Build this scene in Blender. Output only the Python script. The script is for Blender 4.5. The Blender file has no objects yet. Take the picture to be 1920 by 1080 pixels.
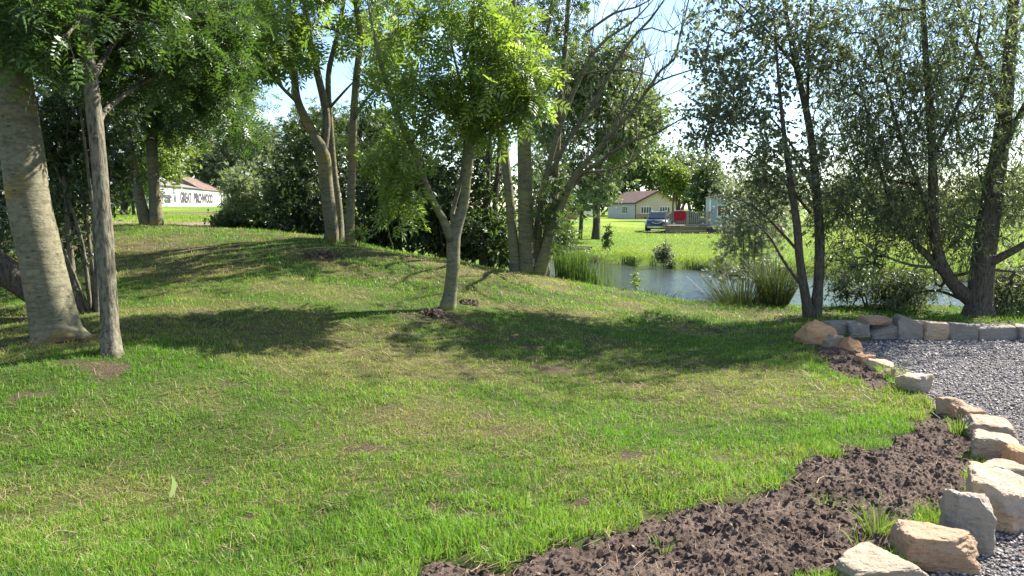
import bpy, bmesh, math, random
import numpy as np

# ------------------------------------------------------------------ camera, sky, sun, exposure
SC = bpy.context.scene
COL = SC.collection
F = 1480.0                      # focal length in photo pixels (1920 wide)
CAM_Z = 1.6
HORIZON = 390.0
PITCH = math.atan((540 - HORIZON) / F)
cam_data = bpy.data.cameras.new('camera')
cam_data.sensor_width = 36.0
cam_data.lens = F / 1920 * 36.0
cam_data.clip_start = 0.05
cam_data.clip_end = 4000
cam = bpy.data.objects.new('camera', cam_data)
COL.objects.link(cam)
cam.location = (0, 0, CAM_Z)
cam.rotation_euler = (math.pi / 2 - PITCH, 0, 0)
SC.camera = cam

SUN_AZ = math.radians(53)       # to the right of the view direction
SUN_EL = math.radians(41)
world = bpy.data.worlds.new('World')
SC.world = world
world.use_nodes = True
wn, wl = world.node_tree.nodes, world.node_tree.links
wn.clear()
w_out = wn.new('ShaderNodeOutputWorld')
w_bg = wn.new('ShaderNodeBackground')
w_bg.inputs['Strength'].default_value = 0.072
w_sky = wn.new('ShaderNodeTexSky')
w_sky.sky_type = 'NISHITA'
w_sky.sun_disc = False
w_sky.sun_elevation = SUN_EL
w_sky.sun_rotation = SUN_AZ
w_sky.air_density = 1.0
w_sky.dust_density = 0.3
w_sky.ozone_density = 3.0
# broken white cloud, projected on a flat cloud deck
w_tc = wn.new('ShaderNodeTexCoord')
w_sep = wn.new('ShaderNodeSeparateXYZ')
wl.new(w_tc.outputs['Generated'], w_sep.inputs[0])
def wmath(op, a, b=None, clamp=False):
    n = wn.new('ShaderNodeMath'); n.operation = op; n.use_clamp = clamp
    for i, v in enumerate((a, b)):
        if v is None: continue
        if isinstance(v, (int, float)): n.inputs[i].default_value = v
        else: wl.new(v, n.inputs[i])
    return n.outputs[0]
zz = wmath('ADD', wmath('MAXIMUM', w_sep.outputs[2], 0.0), 0.10)
cx = wmath('DIVIDE', w_sep.outputs[0], zz)
cy = wmath('DIVIDE', w_sep.outputs[1], zz)
w_comb = wn.new('ShaderNodeCombineXYZ')
wl.new(cx, w_comb.inputs[0]); wl.new(cy, w_comb.inputs[1])
w_noise = wn.new('ShaderNodeTexNoise')
w_noise.inputs['Scale'].default_value = 0.55
w_noise.inputs['Detail'].default_value = 7
w_noise.inputs['Roughness'].default_value = 0.55
wl.new(w_comb.outputs[0], w_noise.inputs['Vector'])
w_ramp = wn.new('ShaderNodeValToRGB')
w_ramp.color_ramp.elements[0].position = 0.52
w_ramp.color_ramp.elements[1].position = 0.80
wl.new(w_noise.outputs[0], w_ramp.inputs[0])
w_mix = wn.new('ShaderNodeMixRGB')
w_mix.inputs[2].default_value = (9.0, 9.3, 9.8, 1)
wl.new(wmath('MULTIPLY', w_ramp.outputs[0], 0.85), w_mix.inputs[0])
wl.new(w_sky.outputs[0], w_mix.inputs[1])
wl.new(w_mix.outputs[0], w_bg.inputs['Color'])
wl.new(w_bg.outputs[0], w_out.inputs[0])

sun_data = bpy.data.lights.new('sun', 'SUN')
sun_data.energy = 5.0
sun_data.angle = math.radians(0.55)
sun_data.color = (1.0, 0.945, 0.85)
sun = bpy.data.objects.new('sun', sun_data)
COL.objects.link(sun)
SDIR = np.array([math.sin(SUN_AZ) * math.cos(SUN_EL), math.cos(SUN_AZ) * math.cos(SUN_EL), math.sin(SUN_EL)])
sun.rotation_euler = (math.pi / 2 - SUN_EL, 0, -SUN_AZ + math.pi)
sun.location = (20, 20, 30)

SC.view_settings.view_transform = 'Standard'
SC.view_settings.look = 'None'
SC.view_settings.gamma = 1.0
SC.view_settings.use_curve_mapping = False
SC.view_settings.exposure = 1.92
SC.render.engine = 'CYCLES'
SC.cycles.max_bounces = 6
SC.cycles.diffuse_bounces = 3
SC.cycles.glossy_bounces = 2
SC.cycles.transmission_bounces = 4
SC.cycles.transparent_max_bounces = 4
SC.cycles.use_denoising = True

# ------------------------------------------------------------------ numeric helpers
def hash3(ix, iy, iz, seed):
    h = (ix.astype(np.int64) * 374761393 + iy.astype(np.int64) * 668265263 + iz.astype(np.int64) * 2147483647 + seed * 1274126177) & 0xffffffff
    h = ((h ^ (h >> 13)) * 1274126177) & 0xffffffff
    h = ((h ^ (h >> 16)) * 2246822519) & 0xffffffff
    h = h ^ (h >> 15)
    return (h & 0xffffff) / float(0xffffff)
def vn3(p, seed=0):
    p = np.asarray(p, float)
    i = np.floor(p); f = p - i; f = f * f * (3 - 2 * f)
    i = i.astype(np.int64)
    r = 0
    for dx in (0, 1):
        for dy in (0, 1):
            for dz in (0, 1):
                w = (f[:, 0] if dx else 1 - f[:, 0]) * (f[:, 1] if dy else 1 - f[:, 1]) * (f[:, 2] if dz else 1 - f[:, 2])
                r = r + w * hash3(i[:, 0] + dx, i[:, 1] + dy, i[:, 2] + dz, seed)
    return r
def vn2(x, y, seed=0):
    x = np.asarray(x, float); y = np.asarray(y, float)
    ix = np.floor(x); iy = np.floor(y); fx = x - ix; fy = y - iy
    fx = fx * fx * (3 - 2 * fx); fy = fy * fy * (3 - 2 * fy)
    ix = ix.astype(np.int64); iy = iy.astype(np.int64); z = np.zeros_like(ix)
    a = hash3(ix, iy, z, seed); b = hash3(ix + 1, iy, z, seed); c = hash3(ix, iy + 1, z, seed); d = hash3(ix + 1, iy + 1, z, seed)
    return (a * (1 - fx) + b * fx) * (1 - fy) + (c * (1 - fx) + d * fx) * fy
def fbm2(x, y, o=4, seed=0, g=0.5):
    r = 0; a = 1; s = 0
    for k in range(o):
        r = r + a * vn2(x * 2 ** k + 17.3 * k, y * 2 ** k - 9.1 * k, seed + k); s += a; a *= g
    return r / s
def fbm3(p, o=4, seed=0, g=0.5):
    r = 0; a = 1; s = 0
    for k in range(o):
        r = r + a * vn3(p * 2 ** k + 13.7 * k, seed + k); s += a; a *= g
    return r / s
def sstep(a, b, x):
    t = np.clip((x - a) / (b - a), 0, 1)
    return t * t * (3 - 2 * t)
def unit(v):
    v = np.asarray(v, float)
    return v / np.maximum(np.linalg.norm(v, axis=-1, keepdims=True), 1e-9)
_cp, _sp = math.cos(PITCH), math.sin(PITCH)
def ray(px, py):
    u = (px - 960) / F; v = -(py - 540) / F
    return np.array([u, _cp + v * _sp, -_sp + v * _cp])
def P(px, py, depth):
    """point seen at a photo pixel, at a given distance ahead of the camera"""
    r = ray(px, py); s = depth / r[1]
    return np.array([r[0] * s, depth, CAM_Z + r[2] * s])
def spline(pts, rad, step):
    """Catmull-Rom through pts with radii, resampled"""
    pts = np.asarray(pts, float); rad = np.asarray(rad, float)
    q = np.vstack([2 * pts[0] - pts[1], pts, 2 * pts[-1] - pts[-2]])
    op, orr = [], []
    for i in range(len(pts) - 1):
        n = max(1, int(np.linalg.norm(pts[i + 1] - pts[i]) / step))
        for k in range(n):
            t = k / n
            a, b, c, d = q[i], q[i + 1], q[i + 2], q[i + 3]
            op.append(0.5 * (2 * b + (c - a) * t + (2 * a - 5 * b + 4 * c - d) * t * t + (3 * b - a - 3 * c + d) * t ** 3))
            orr.append(rad[i] * (1 - t) + rad[i + 1] * t)
    op.append(pts[-1]); orr.append(rad[-1])
    return np.array(op), np.array(orr)

# ------------------------------------------------------------------ mesh building
class Geo:
    def __init__(s):
        s.v = []; s.q = []; s.t = []; s.n = 0; s.a = []; s.c = []
    def add(s, V, quads=None, tris=None, a=None, c=None):
        V = np.asarray(V, float).reshape(-1, 3)
        if quads is not None and len(quads): s.q.append(np.asarray(quads, np.int64).reshape(-1, 4) + s.n)
        if tris is not None and len(tris): s.t.append(np.asarray(tris, np.int64).reshape(-1, 3) + s.n)
        s.v.append(V); s.n += len(V)
        if a is not None: s.a.append(np.asarray(a, float))
        if c is not None: s.c.append(np.asarray(c, float))
        return s
    def box(s, c, d, rz=0.0, taper=1.0):
        c = np.asarray(c, float); d = np.asarray(d, float) / 2
        V = np.array([[x, y, z] for z in (-1, 1) for y in (-1, 1) for x in (-1, 1)], float)
        V[V[:, 2] > 0, :2] *= taper
        V = V * d
        if rz:
            co, si = math.cos(rz), math.sin(rz)
            V[:, :2] = np.stack([V[:, 0] * co - V[:, 1] * si, V[:, 0] * si + V[:, 1] * co], 1)
        return s.add(V + c, [[0, 2, 3, 1], [4, 5, 7, 6], [0, 1, 5, 4], [2, 6, 7, 3], [0, 4, 6, 2], [1, 3, 7, 5]])
    def bar(s, a, b, w, h):
        a = np.asarray(a, float); b = np.asarray(b, float); d = unit(b - a)
        up = np.array([0, 0, 1.0]) if abs(d[2]) < 0.9 else np.array([1.0, 0, 0])
        x = unit(np.cross(d, up)); y = np.cross(x, d)
        V = [p + x * w / 2 * i + y * h / 2 * j for p in (a, b) for (i, j) in ((-1, -1), (1, -1), (1, 1), (-1, 1))]
        return s.add(V, [[0, 3, 2, 1], [4, 5, 6, 7], [0, 1, 5, 4], [1, 2, 6, 5], [2, 3, 7, 6], [3, 0, 4, 7]])
    def prism(s, poly, axis, lo, hi):
        """2D polygon extruded along axis (0 = x, 1 = y)"""
        n = len(poly)
        def mk(t):
            return [(t, p[0], p[1]) if axis == 0 else (p[0], t, p[1]) for p in poly]
        V = mk(lo) + mk(hi)
        q = [[i, (i + 1) % n, n + (i + 1) % n, n + i] for i in range(n)]
        t = [[0, i + 1, i] for i in range(1, n - 1)] + [[n, n + i, n + i + 1] for i in range(1, n - 1)]
        return s.add(V, q, t)
    def tube(s, pts, rad, sides=8, wob=0.0, seed=0, cap=True, flute=0.0):
        pts = np.asarray(pts, float); rad = np.asarray(rad, float); k = len(pts)
        tg = np.empty_like(pts); tg[1:-1] = pts[2:] - pts[:-2]; tg[0] = pts[1] - pts[0]; tg[-1] = pts[-1] - pts[-2]
        tg = unit(tg)
        ref = np.array([1.0, 0, 0]) if abs(tg[0][0]) < 0.8 else np.array([0, 1.0, 0])
        nrm = unit(np.cross(tg[0], ref))
        ang = np.arange(sides) * 2 * math.pi / sides
        ca, sa = np.cos(ang), np.sin(ang)
        rows = []
        for i in range(k):
            nrm = unit(nrm - tg[i] * np.dot(nrm, tg[i]))
            b = np.cross(tg[i], nrm)
            rr = np.full(sides, rad[i])
            if wob:
                pp = np.stack([ca * 1.6 + seed, sa * 1.6, np.full(sides, pts[i][2] * 2.2)], 1)
                rr = rr * (1 + wob * (fbm3(pp, 3, 5 + seed) - 0.5) * 2)
            if flute:
                rr = rr * (1 + flute * math.exp(-i * 0.35) * np.sin(ang * 5 + seed))
            rows.append(pts[i] + np.outer(ca * rr, nrm) + np.outer(sa * rr, b))
        V = np.concatenate(rows)
        i = np.arange(k - 1)[:, None] * sides; j = np.arange(sides)[None, :]; j2 = (j + 1) % sides
        Q = np.stack([i + j, i + j2, i + sides + j2, i + sides + j], -1).reshape(-1, 4)
        T = []
        if cap:
            T = [[(k - 1) * sides, (k - 1) * sides + m, (k - 1) * sides + m + 1] for m in range(1, sides - 1)]
            T += [[0, m + 1, m] for m in range(1, sides - 1)]
        return s.add(V, Q, T)
    def sticks(s, A, B, r0, r1):
        """many thin three-sided sticks at once"""
        A = np.asarray(A, float); B = np.asarray(B, float); n = len(A)
        if n == 0: return s
        d = unit(B - A); ref = np.where(np.abs(d[:, 2:3]) < 0.9, np.array([[0, 0, 1.0]]), np.array([[1.0, 0, 0]]))
        x = unit(np.cross(d, ref)); y = np.cross(d, x)
        V = np.empty((n, 6, 3))
        for m in range(3):
            c_, s_ = math.cos(m * 2.0944), math.sin(m * 2.0944)
            o = x * c_ + y * s_
            V[:, m] = A + o * np.reshape(r0, (-1, 1)); V[:, 3 + m] = B + o * np.reshape(r1, (-1, 1))
        base = (np.arange(n) * 6)[:, None, None]
        Q = base + np.array([[0, 1, 4, 3], [1, 2, 5, 4], [2, 0, 3, 5]])[None]
        return s.add(V.reshape(-1, 3), Q.reshape(-1, 4))
    def lathe(s, prof, n=16, axis=0, c=(0, 0, 0)):
        """profile of (offset along axis, radius)"""
        ang = np.arange(n) * 2 * math.pi / n
        V = []
        for (o, r) in prof:
            for a in ang:
                p = [0, 0, 0]; p[axis] = o; p[(axis + 1) % 3] = r * math.cos(a); p[(axis + 2) % 3] = r * math.sin(a); V.append(np.array(p) + c)
        Q = [[i * n + j, i * n + (j + 1) % n, (i + 1) * n + (j + 1) % n, (i + 1) * n + j] for i in range(len(prof) - 1) for j in range(n)]
        T = [[0, m + 1, m] for m in range(1, n - 1)] + [[(len(prof) - 1) * n, (len(prof) - 1) * n + m, (len(prof) - 1) * n + m + 1] for m in range(1, n - 1)]
        return s.add(V, Q, T)
    def mesh(s, name, off=(0, 0, 0), smooth=False):
        me = bpy.data.meshes.new(name)
        V = np.concatenate(s.v) - np.asarray(off, float)
        t = np.concatenate(s.t) if s.t else np.zeros((0, 3), np.int64)
        q = np.concatenate(s.q) if s.q else np.zeros((0, 4), np.int64)
        me.vertices.add(len(V)); me.vertices.foreach_set('co', V.astype(np.float32).ravel())
        li = np.concatenate([t.ravel(), q.ravel()]).astype(np.int32)
        me.loops.add(len(li)); me.loops.foreach_set('vertex_index', li)
        st = np.concatenate([np.arange(len(t)) * 3, len(t) * 3 + np.arange(len(q)) * 4]).astype(np.int32)
        me.polygons.add(len(st)); me.polygons.foreach_set('loop_start', st)
        me.polygons.foreach_set('use_smooth', np.full(len(st), bool(smooth)))
        if s.a:
            at = me.attributes.new('v', 'FLOAT', 'POINT'); at.data.foreach_set('value', np.concatenate(s.a).astype(np.float32))
        if s.c:
            c = np.concatenate(s.c); c = np.concatenate([c, np.ones((len(c), 1))], 1)
            at = me.attributes.new('col', 'FLOAT_COLOR', 'POINT'); at.data.foreach_set('color', c.astype(np.float32).ravel())
        me.update(calc_edges=True)
        return me

def tag(o, label=None, cat=None, group=None, kind=None):
    if label: o['label'] = label
    if cat: o['category'] = cat
    if group: o['group'] = group
    if kind: o['kind'] = kind
    return o
def link(name, me, mat, parent=None, loc=(0, 0, 0)):
    o = bpy.data.objects.new(name, me); COL.objects.link(o)
    if mat is not None and me is not None and len(me.materials) == 0: me.materials.append(mat)
    o.location = loc
    if parent is not None: o.parent = parent
    return o
def thing(name, label, cat, loc=(0, 0, 0), rz=0.0, group=None):
    o = bpy.data.objects.new(name, None); COL.objects.link(o)
    o.empty_display_size = 0.2
    o.location = tuple(loc); o.rotation_euler = (0, 0, rz)
    return tag(o, label, cat, group)
def part(name, geo, mat, root, smooth=False, world=False, kind=None, parent=None):
    off = tuple(root.location) if world else (0, 0, 0)
    o = link(name, geo.mesh(name, off, smooth), mat, parent or root)
    if kind: o['kind'] = kind
    return o

# ------------------------------------------------------------------ materials
class Mat:
    def __init__(s, name):
        s.m = bpy.data.materials.new(name); s.m.use_nodes = True
        s.n = s.m.node_tree.nodes; s.l = s.m.node_tree.links
        s.n.clear(); s.out = s.n.new('ShaderNodeOutputMaterial')
    def node(s, t, **kw):
        n = s.n.new('ShaderNode' + t)
        for k, v in kw.items(): setattr(n, k, v)
        return n
    def put(s, sock, v):
        if hasattr(v, 'is_linked') or isinstance(v, bpy.types.NodeSocket): s.l.new(v, sock)
        else: sock.default_value = v
    def noise(s, scale, detail=4, rough=0.55, vec=None, dist=0.0):
        n = s.node('TexNoise'); n.inputs['Scale'].default_value = scale; n.inputs['Detail'].default_value = detail
        n.inputs['Roughness'].default_value = rough; n.inputs['Distortion'].default_value = dist
        if vec is not None: s.l.new(vec, n.inputs['Vector'])
        return n.outputs[0]
    def voro(s, scale, vec=None, out='Distance', feature='F1'):
        n = s.node('TexVoronoi'); n.feature = feature; n.inputs['Scale'].default_value = scale
        if vec is not None: s.l.new(vec, n.inputs['Vector'])
        return n.outputs[out]
    def coord(s, scale=(1, 1, 1), kind='Object'):
        t = s.node('TexCoord'); m = s.node('Mapping'); m.inputs['Scale'].default_value = scale
        s.l.new(t.outputs[kind], m.inputs['Vector']); return m.outputs[0]
    def ramp(s, fac, stops, interp='LINEAR'):
        r = s.node('ValToRGB'); cr = r.color_ramp; cr.interpolation = interp
        while len(cr.elements) < len(stops): cr.elements.new(0.5)
        for e, (p, c) in zip(cr.elements, stops):
            e.position = p; e.color = (c, c, c, 1) if isinstance(c, (int, float)) else (*c, 1)
        s.l.new(fac, r.inputs[0]); return r.outputs[0]
    def mix(s, fac, a, b, mode='MIX'):
        n = s.node('MixRGB'); n.blend_type = mode
        for i, v in enumerate((fac, a, b)):
            if isinstance(v, tuple) and len(v) == 3: v = (*v, 1)
            s.put(n.inputs[i], v)
        return n.outputs[0]
    def math(s, op, a, b=0.0, clamp=False):
        n = s.node('Math'); n.operation = op; n.use_clamp = clamp
        s.put(n.inputs[0], a); s.put(n.inputs[1], b); return n.outputs[0]
    def attr(s, name, out='Fac'):
        a = s.node('Attribute'); a.attribute_name = name; return a.outputs[out]
    def bump(s, h, strength=0.5, dist=0.02):
        b = s.node('Bump'); b.inputs['Strength'].default_value = strength; b.inputs['Distance'].default_value = dist
        s.l.new(h, b.inputs['Height']); return b.outputs[0]
    def pbr(s, col, rough=0.8, spec=0.3, normal=None, metal=0.0, **kw):
        p = s.node('BsdfPrincipled')
        if isinstance(col, tuple) and len(col) == 3: col = (*col, 1)
        s.put(p.inputs['Base Color'], col); s.put(p.inputs['Roughness'], rough)
        p.inputs['Specular IOR Level'].default_value = spec; p.inputs['Metallic'].default_value = metal
        if normal is not None: s.l.new(normal, p.inputs['Normal'])
        for k, v in kw.items(): s.put(p.inputs[k], v)
        return p.outputs[0]
    def done(s, sh):
        s.l.new(sh, s.out.inputs[0]); return s.m

def leaf_mat(name, dark, light, trans=0.4, tint=(1.25, 1.2, 0.55), gloss=0.45):
    M = Mat(name)
    v = M.attr('v')
    c = M.mix(v, dark, light)
    tr = M.node('BsdfTranslucent')
    M.l.new(M.mix(1.0, c, tint, 'MULTIPLY'), tr.inputs[0])
    p = M.pbr(c, 0.42, gloss)
    mx = M.node('MixShader'); mx.inputs[0].default_value = trans
    M.l.new(p, mx.inputs[1]); M.l.new(tr.outputs[0], mx.inputs[2])
    return M.done(mx.outputs[0])
def grass_mat(name, trans=0.42, tint=(1.15, 1.15, 0.6)):
    M = Mat(name)
    c = M.attr('col', 'Color')
    tr = M.node('BsdfTranslucent'); M.l.new(M.mix(1.0, c, tint, 'MULTIPLY'), tr.inputs[0])
    p = M.pbr(c, 0.5, 0.3)
    mx = M.node('MixShader'); mx.inputs[0].default_value = trans
    M.l.new(p, mx.inputs[1]); M.l.new(tr.outputs[0], mx.inputs[2])
    return M.done(mx.outputs[0])
def bark_mat(name, a, b, dark, lichen=None, lich_amt=0.55, fissure=False):
    """smooth bark with dark lenticels and lichen, or fissured bark"""
    M = Mat(name)
    o = M.coord()
    base = M.mix(M.noise(3.0, 5, 0.6, o), a, b)
    base = M.mix(M.ramp(M.noise(26, 3, 0.6, o), [(0.35, 0.0), (0.7, 0.45)]), base, dark)
    if lichen:
        f = M.ramp(M.noise(1.7, 4, 0.62, o), [(lich_amt, 0.0), (lich_amt + 0.14, 0.85)])
        base = M.mix(f, base, lichen)
    if fissure:
        h = M.noise(9, 6, 0.65, M.coord((5, 5, 0.9)))
        base = M.mix(M.ramp(h, [(0.36, 0.9), (0.55, 0.0)]), base, dark)
        nb = M.bump(h, 0.7, 0.03)
    else:
        base = M.mix(M.ramp(M.noise(7, 6, 0.7, M.coord((0.7, 0.7, 3.5)), 0.5), [(0.46, 0.0), (0.62, 0.5)]), base, dark)
        d = M.voro(6.5, M.coord((1.0, 1.0, 2.2)))
        base = M.mix(M.ramp(d, [(0.08, 0.75), (0.19, 0.0)]), base, dark)
        d2 = M.voro(14, M.coord((1.0, 1.0, 3.0)))
        base = M.mix(M.ramp(d2, [(0.08, 0.55), (0.24, 0.0)]), base, dark)
        nb = M.bump(M.noise(12, 7, 0.7, M.coord((1, 1, 2.0)), 0.4), 0.6, 0.02)
    return M.done(M.pbr(base, 0.85, 0.15, nb))
def plain_mat(name, col, rough=0.7, spec=0.3, var=0.12, scale=4.0, metal=0.0, bump=0.0, bscale=30):
    M = Mat(name)
    o = M.coord()
    n = M.noise(scale, 5, 0.6, o)
    d = tuple(c * (1 - var * 1.6) for c in col); l = tuple(min(1, c * (1 + var)) for c in col)
    c = M.mix(M.ramp(n, [(0.3, 0.0), (0.7, 1.0)]), d, l)
    nb = M.bump(M.noise(bscale, 4, 0.6, o), bump, 0.01) if bump else None
    return M.done(M.pbr(c, rough, spec, nb, metal))

# ------------------------------------------------------------------ terrain
WATER_Z = -0.5
CTRL = []
for px, py, d in [
    # the mown mound and lawn
    (835, 578, 9.5), (630, 452, 13.2), (250, 427, 15), (450, 430, 15), (110, 637, 6.8), (210, 668, 6.3), (280, 425, 17),
    (960, 508, 13.8), (830, 487, 14.2), (740, 470, 14.2), (1200, 562, 12.3), (1400, 594, 11.4), (1500, 603, 10.9), (1100, 535, 13.0),
    (1000, 700, 7.3), (600, 640, 7.6), (1300, 660, 8.6), (900, 850, 4.95), (400, 850, 5.1), (60, 860, 4.8), (1400, 800, 5.7),
    (500, 1040, 3.55), (1000, 1040, 3.6), (100, 1075, 3.3), (1550, 700, 7.4), (600, 540, 9.8), (400, 500, 11.0), (-250, 560, 9),
    (-600, 700, 6), (-300, 430, 16),
    # the field on the left, rising to the white building
    (300, 417, 24), (420, 417, 24), (330, 398, 45), (420, 398, 45), (340, 390, 75), (420, 388, 80), (200, 408, 28), (0, 400, 40),
    (330, 388, 95), (420, 385, 125), (100, 387, 110),
    ]:
    CTRL.append(P(px, py, d))
CTRL += [np.array(c, float) for c in [
    (0, 0, 0.03), (-3, 0.5, 0.1), (4, 0, 0.0), (10, 0, 0.0), (-12, 0, 0.5), (0, -10, 0.0), (20, -10, 0), (-20, -10, 0.4),
    (4, 5, 0.0), (5.5, 7, 0.0), (8, 5, 0.0), (9, 9, 0.0), (4.6, 9.2, 0.0), (2.2, 3.2, -0.02), (1.8, 2.6, 0.0), (2.7, 4.0, -0.02), (3.4, 4.8, -0.02), (3.7, 6.2, 0.0), (4.0, 7.8, 0.0),
    (4.5, 11.2, 0.05), (6.5, 11.0, 0.06), (9, 11, 0.05), (14, 11, 0.0), (20, 9, 0.0),
    (0.2, 16.5, 0.1), (-2, 17.5, 0.35), (-5, 19, 0.75), (-1.2, 22, -0.05), (-1.5, 30, -0.1), (-6, 30, 0.7), (1.2, 35.5, -0.22),
    (4.5, 31, -0.2), (8, 27, -0.22), (12, 25, -0.22), (20, 23, -0.2), (30, 20, -0.1), (3, 40, -0.28), (10, 40, -0.3), (25, 40, -0.3),
    (12, 64, -0.35), (30, 64, -0.35), (2, 64, -0.3), (-10, 60, 0.4), (22, 118, 0.0), (60, 118, 0.0), (0, 118, 0.1), (-20, 110, 1.2),
    (60, 40, -0.2), (60, 0, 0), (-40, 0, 0.6), (-60, 40, 1.2), (-40, -40, 0.4), (40, -40, 0), (0, 200, 0.5), (100, 200, 0.3), (-100, 200, 3.0),
    (-100, 60, 1.4), (140, 60, 0.1)]]
CTRL = np.array(CTRL)
_cc = 1.3
def _kern(ax, ay):
    return np.sqrt((ax[:, None] - CTRL[None, :, 0]) ** 2 + (ay[:, None] - CTRL[None, :, 1]) ** 2 + _cc ** 2)
_K = _kern(CTRL[:, 0], CTRL[:, 1])
_A = np.block([[_K - 0.02 * np.eye(len(CTRL)), np.ones((len(CTRL), 1))], [np.ones((1, len(CTRL))), np.zeros((1, 1))]])
_W = np.linalg.solve(_A, np.append(CTRL[:, 2], 0))
POND = np.array([(0.7, 20), (0.4, 27), (1.0, 33.5), (4.3, 28.8), (7.3, 25.2), (12, 22.8), (20, 20.5), (26, 17), (22, 13.0), (9, 12.5), (6.2, 12.6), (4.4, 12.8), (2.8, 13.1), (1.5, 13.9), (0.75, 15.4)])
def poly_sd(x, y, poly):
    """signed distance, positive inside"""
    n = len(poly); best = np.full(x.shape, 1e9); ins = np.zeros(x.shape, bool)
    for i in range(n):
        a = poly[i]; b = poly[(i + 1) % n]; e = b - a
        t = np.clip(((x - a[0]) * e[0] + (y - a[1]) * e[1]) / (e @ e), 0, 1)
        best = np.minimum(best, (x - a[0] - e[0] * t) ** 2 + (y - a[1] - e[1] * t) ** 2)
        if a[1] != b[1]:
            c = ((a[1] > y) != (b[1] > y)) & (x < (b[0] - a[0]) * (y - a[1]) / (b[1] - a[1]) + a[0])
            ins ^= c
    return np.where(ins, 1, -1) * np.sqrt(best)
def ground(x, y, micro=True):
    x = np.atleast_1d(np.asarray(x, float)); y = np.atleast_1d(np.asarray(y, float))
    out = np.empty(x.shape)
    for s in range(0, len(x), 60000):
        xs, ys = x[s:s + 60000], y[s:s + 60000]
        h = _kern(xs, ys) @ _W[:-1] + _W[-1]
        r = np.hypot(xs, ys)
        h = h * (1 - sstep(180, 320, r)) + 0.5 * sstep(180, 320, r)
        if micro:
            near = 1 - sstep(25, 50, r)
            h = h + near * ((fbm2(xs * 0.9, ys * 0.9, 3, 3) - 0.5) * 0.09 + (fbm2(xs * 4.5, ys * 4.5, 2, 9) - 0.5) * 0.035)
        sd = poly_sd(xs + (fbm2(xs * 0.8, ys * 0.8, 3, 41) - 0.5) * 1.2, ys + (fbm2(xs * 0.8, ys * 0.8, 3, 43) - 0.5) * 1.2, POND)
        t = sstep(-0.15, 0.42, sd)
        out[s:s + 60000] = h * (1 - t) - 1.3 * t
    return out
def gz(x, y): return float(ground(x, y)[0])
def hit(px, py):
    """ground point seen at a photo pixel"""
    r = ray(px, py)
    ts = np.concatenate([np.arange(2.5, 30, 0.05), np.arange(30, 150, 0.5)])
    X = r[0] * ts / r[1]; Y = ts; Z = CAM_Z + r[2] * ts / r[1]
    below = np.where(Z < ground(X, Y, False))[0]
    i = below[0] if len(below) else len(ts) - 1
    return np.array([X[i], Y[i], ground(X[i:i + 1], Y[i:i + 1], False)[0]])

# outlines read off the photograph, laid on the ground
SOIL = np.array([hit(*p)[:2] for p in [(760, 1078), (900, 1040), (1010, 1010), (1130, 1010), (1215, 965), (1330, 950), (1430, 905), (1500, 880), (1540, 845), (1640, 822),
    (1700, 790), (1745, 765), (1690, 735), (1600, 725), (1540, 690), (1500, 645), (1500, 622), (1545, 630), (1590, 660), (1660, 700)]] + [(3.6, 6.85), (3.45, 6.1), (3.33, 5.5), (3.12, 5.05), (2.87, 4.6), (2.5, 4.15), (2.2, 3.86), (1.92, 3.55), (1.6, 3.3), (1.2, 2.95), (0.5, 2.9), (-0.4, 3.0)])
GRAVEL = np.array([(1.4, 2.4), (1.62, 3.15), (1.95, 3.47), (2.27, 3.82), (2.55, 4.1), (2.9, 4.6), (3.17, 5.05), (3.36, 5.5), (3.46, 6.1), (3.58, 6.85), (3.70, 7.75), (3.82, 8.7), (4.0, 9.5), (5, 9.75), (9.5, 9.75), (14, 9.7), (14, 1.0), (1.6, 1.0)])
def gravel_z(x, y): return ground(x, y) * 0.35 + (fbm2(x * 1.3, y * 1.3, 3, 91) - 0.5) * 0.05 - 0.02
def soil_sd(x, y):
    return poly_sd(x + (fbm2(x * 3.2, y * 3.2, 3, 71) - 0.5) * 0.42, y + (fbm2(x * 3.2, y * 3.2, 3, 72) - 0.5) * 0.42, SOIL)

# where the turf is lush, dry or worn
def dryness(x, y):
    d = fbm2(x * 0.42 + 3.1, y * 0.55, 4, 21)
    e = fbm2(x * 1.7, y * 2.4, 3, 23)
    k = sstep(0.40, 0.68, d) * 0.8 + sstep(0.5, 0.8, e) * 0.5
    k = k * (0.25 + 0.75 * sstep(3.6, 6.0, np.hypot(x, y)))
    k = k + 0.35 * sstep(6.5, 11, y) * sstep(0.35, 0.65, e)
    return np.clip(k, 0, 1)
def bareness(x, y):
    b = fbm2(x * 2.6 + 7, y * 3.6, 3, 31)
    k = sstep(0.72, 0.79, b)
    for (px, py, r) in BARE:
        k = np.maximum(k, 0.9 * (1 - sstep(r * 0.3, r * 0.8, np.hypot(x - px, (y - py) * 1.5) + (fbm2(x * 13, y * 17, 3, 35) - 0.5) * r * 2.2)))
    return k
BARE = [(*hit(a, b)[:2], r) for a, b, r in [(795, 893, .14), (1010, 955, .12), (690, 1045, .12), (385, 905, .14), (620, 945, .14), (465, 980, .12), (735, 770, .12),
    (815, 595, .55), (880, 570, .3), (280, 462, .7), (350, 470, .4), (610, 478, .5), (700, 1050, .1), (870, 905, .07),
    (770, 600, .3), (1000, 650, .18), (930, 640, .16), (1240, 868, .07), (1030, 685, .2), (960, 570, .3), (560, 435, .5), (120, 636, .55), (520, 1060, .1)]]

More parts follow.
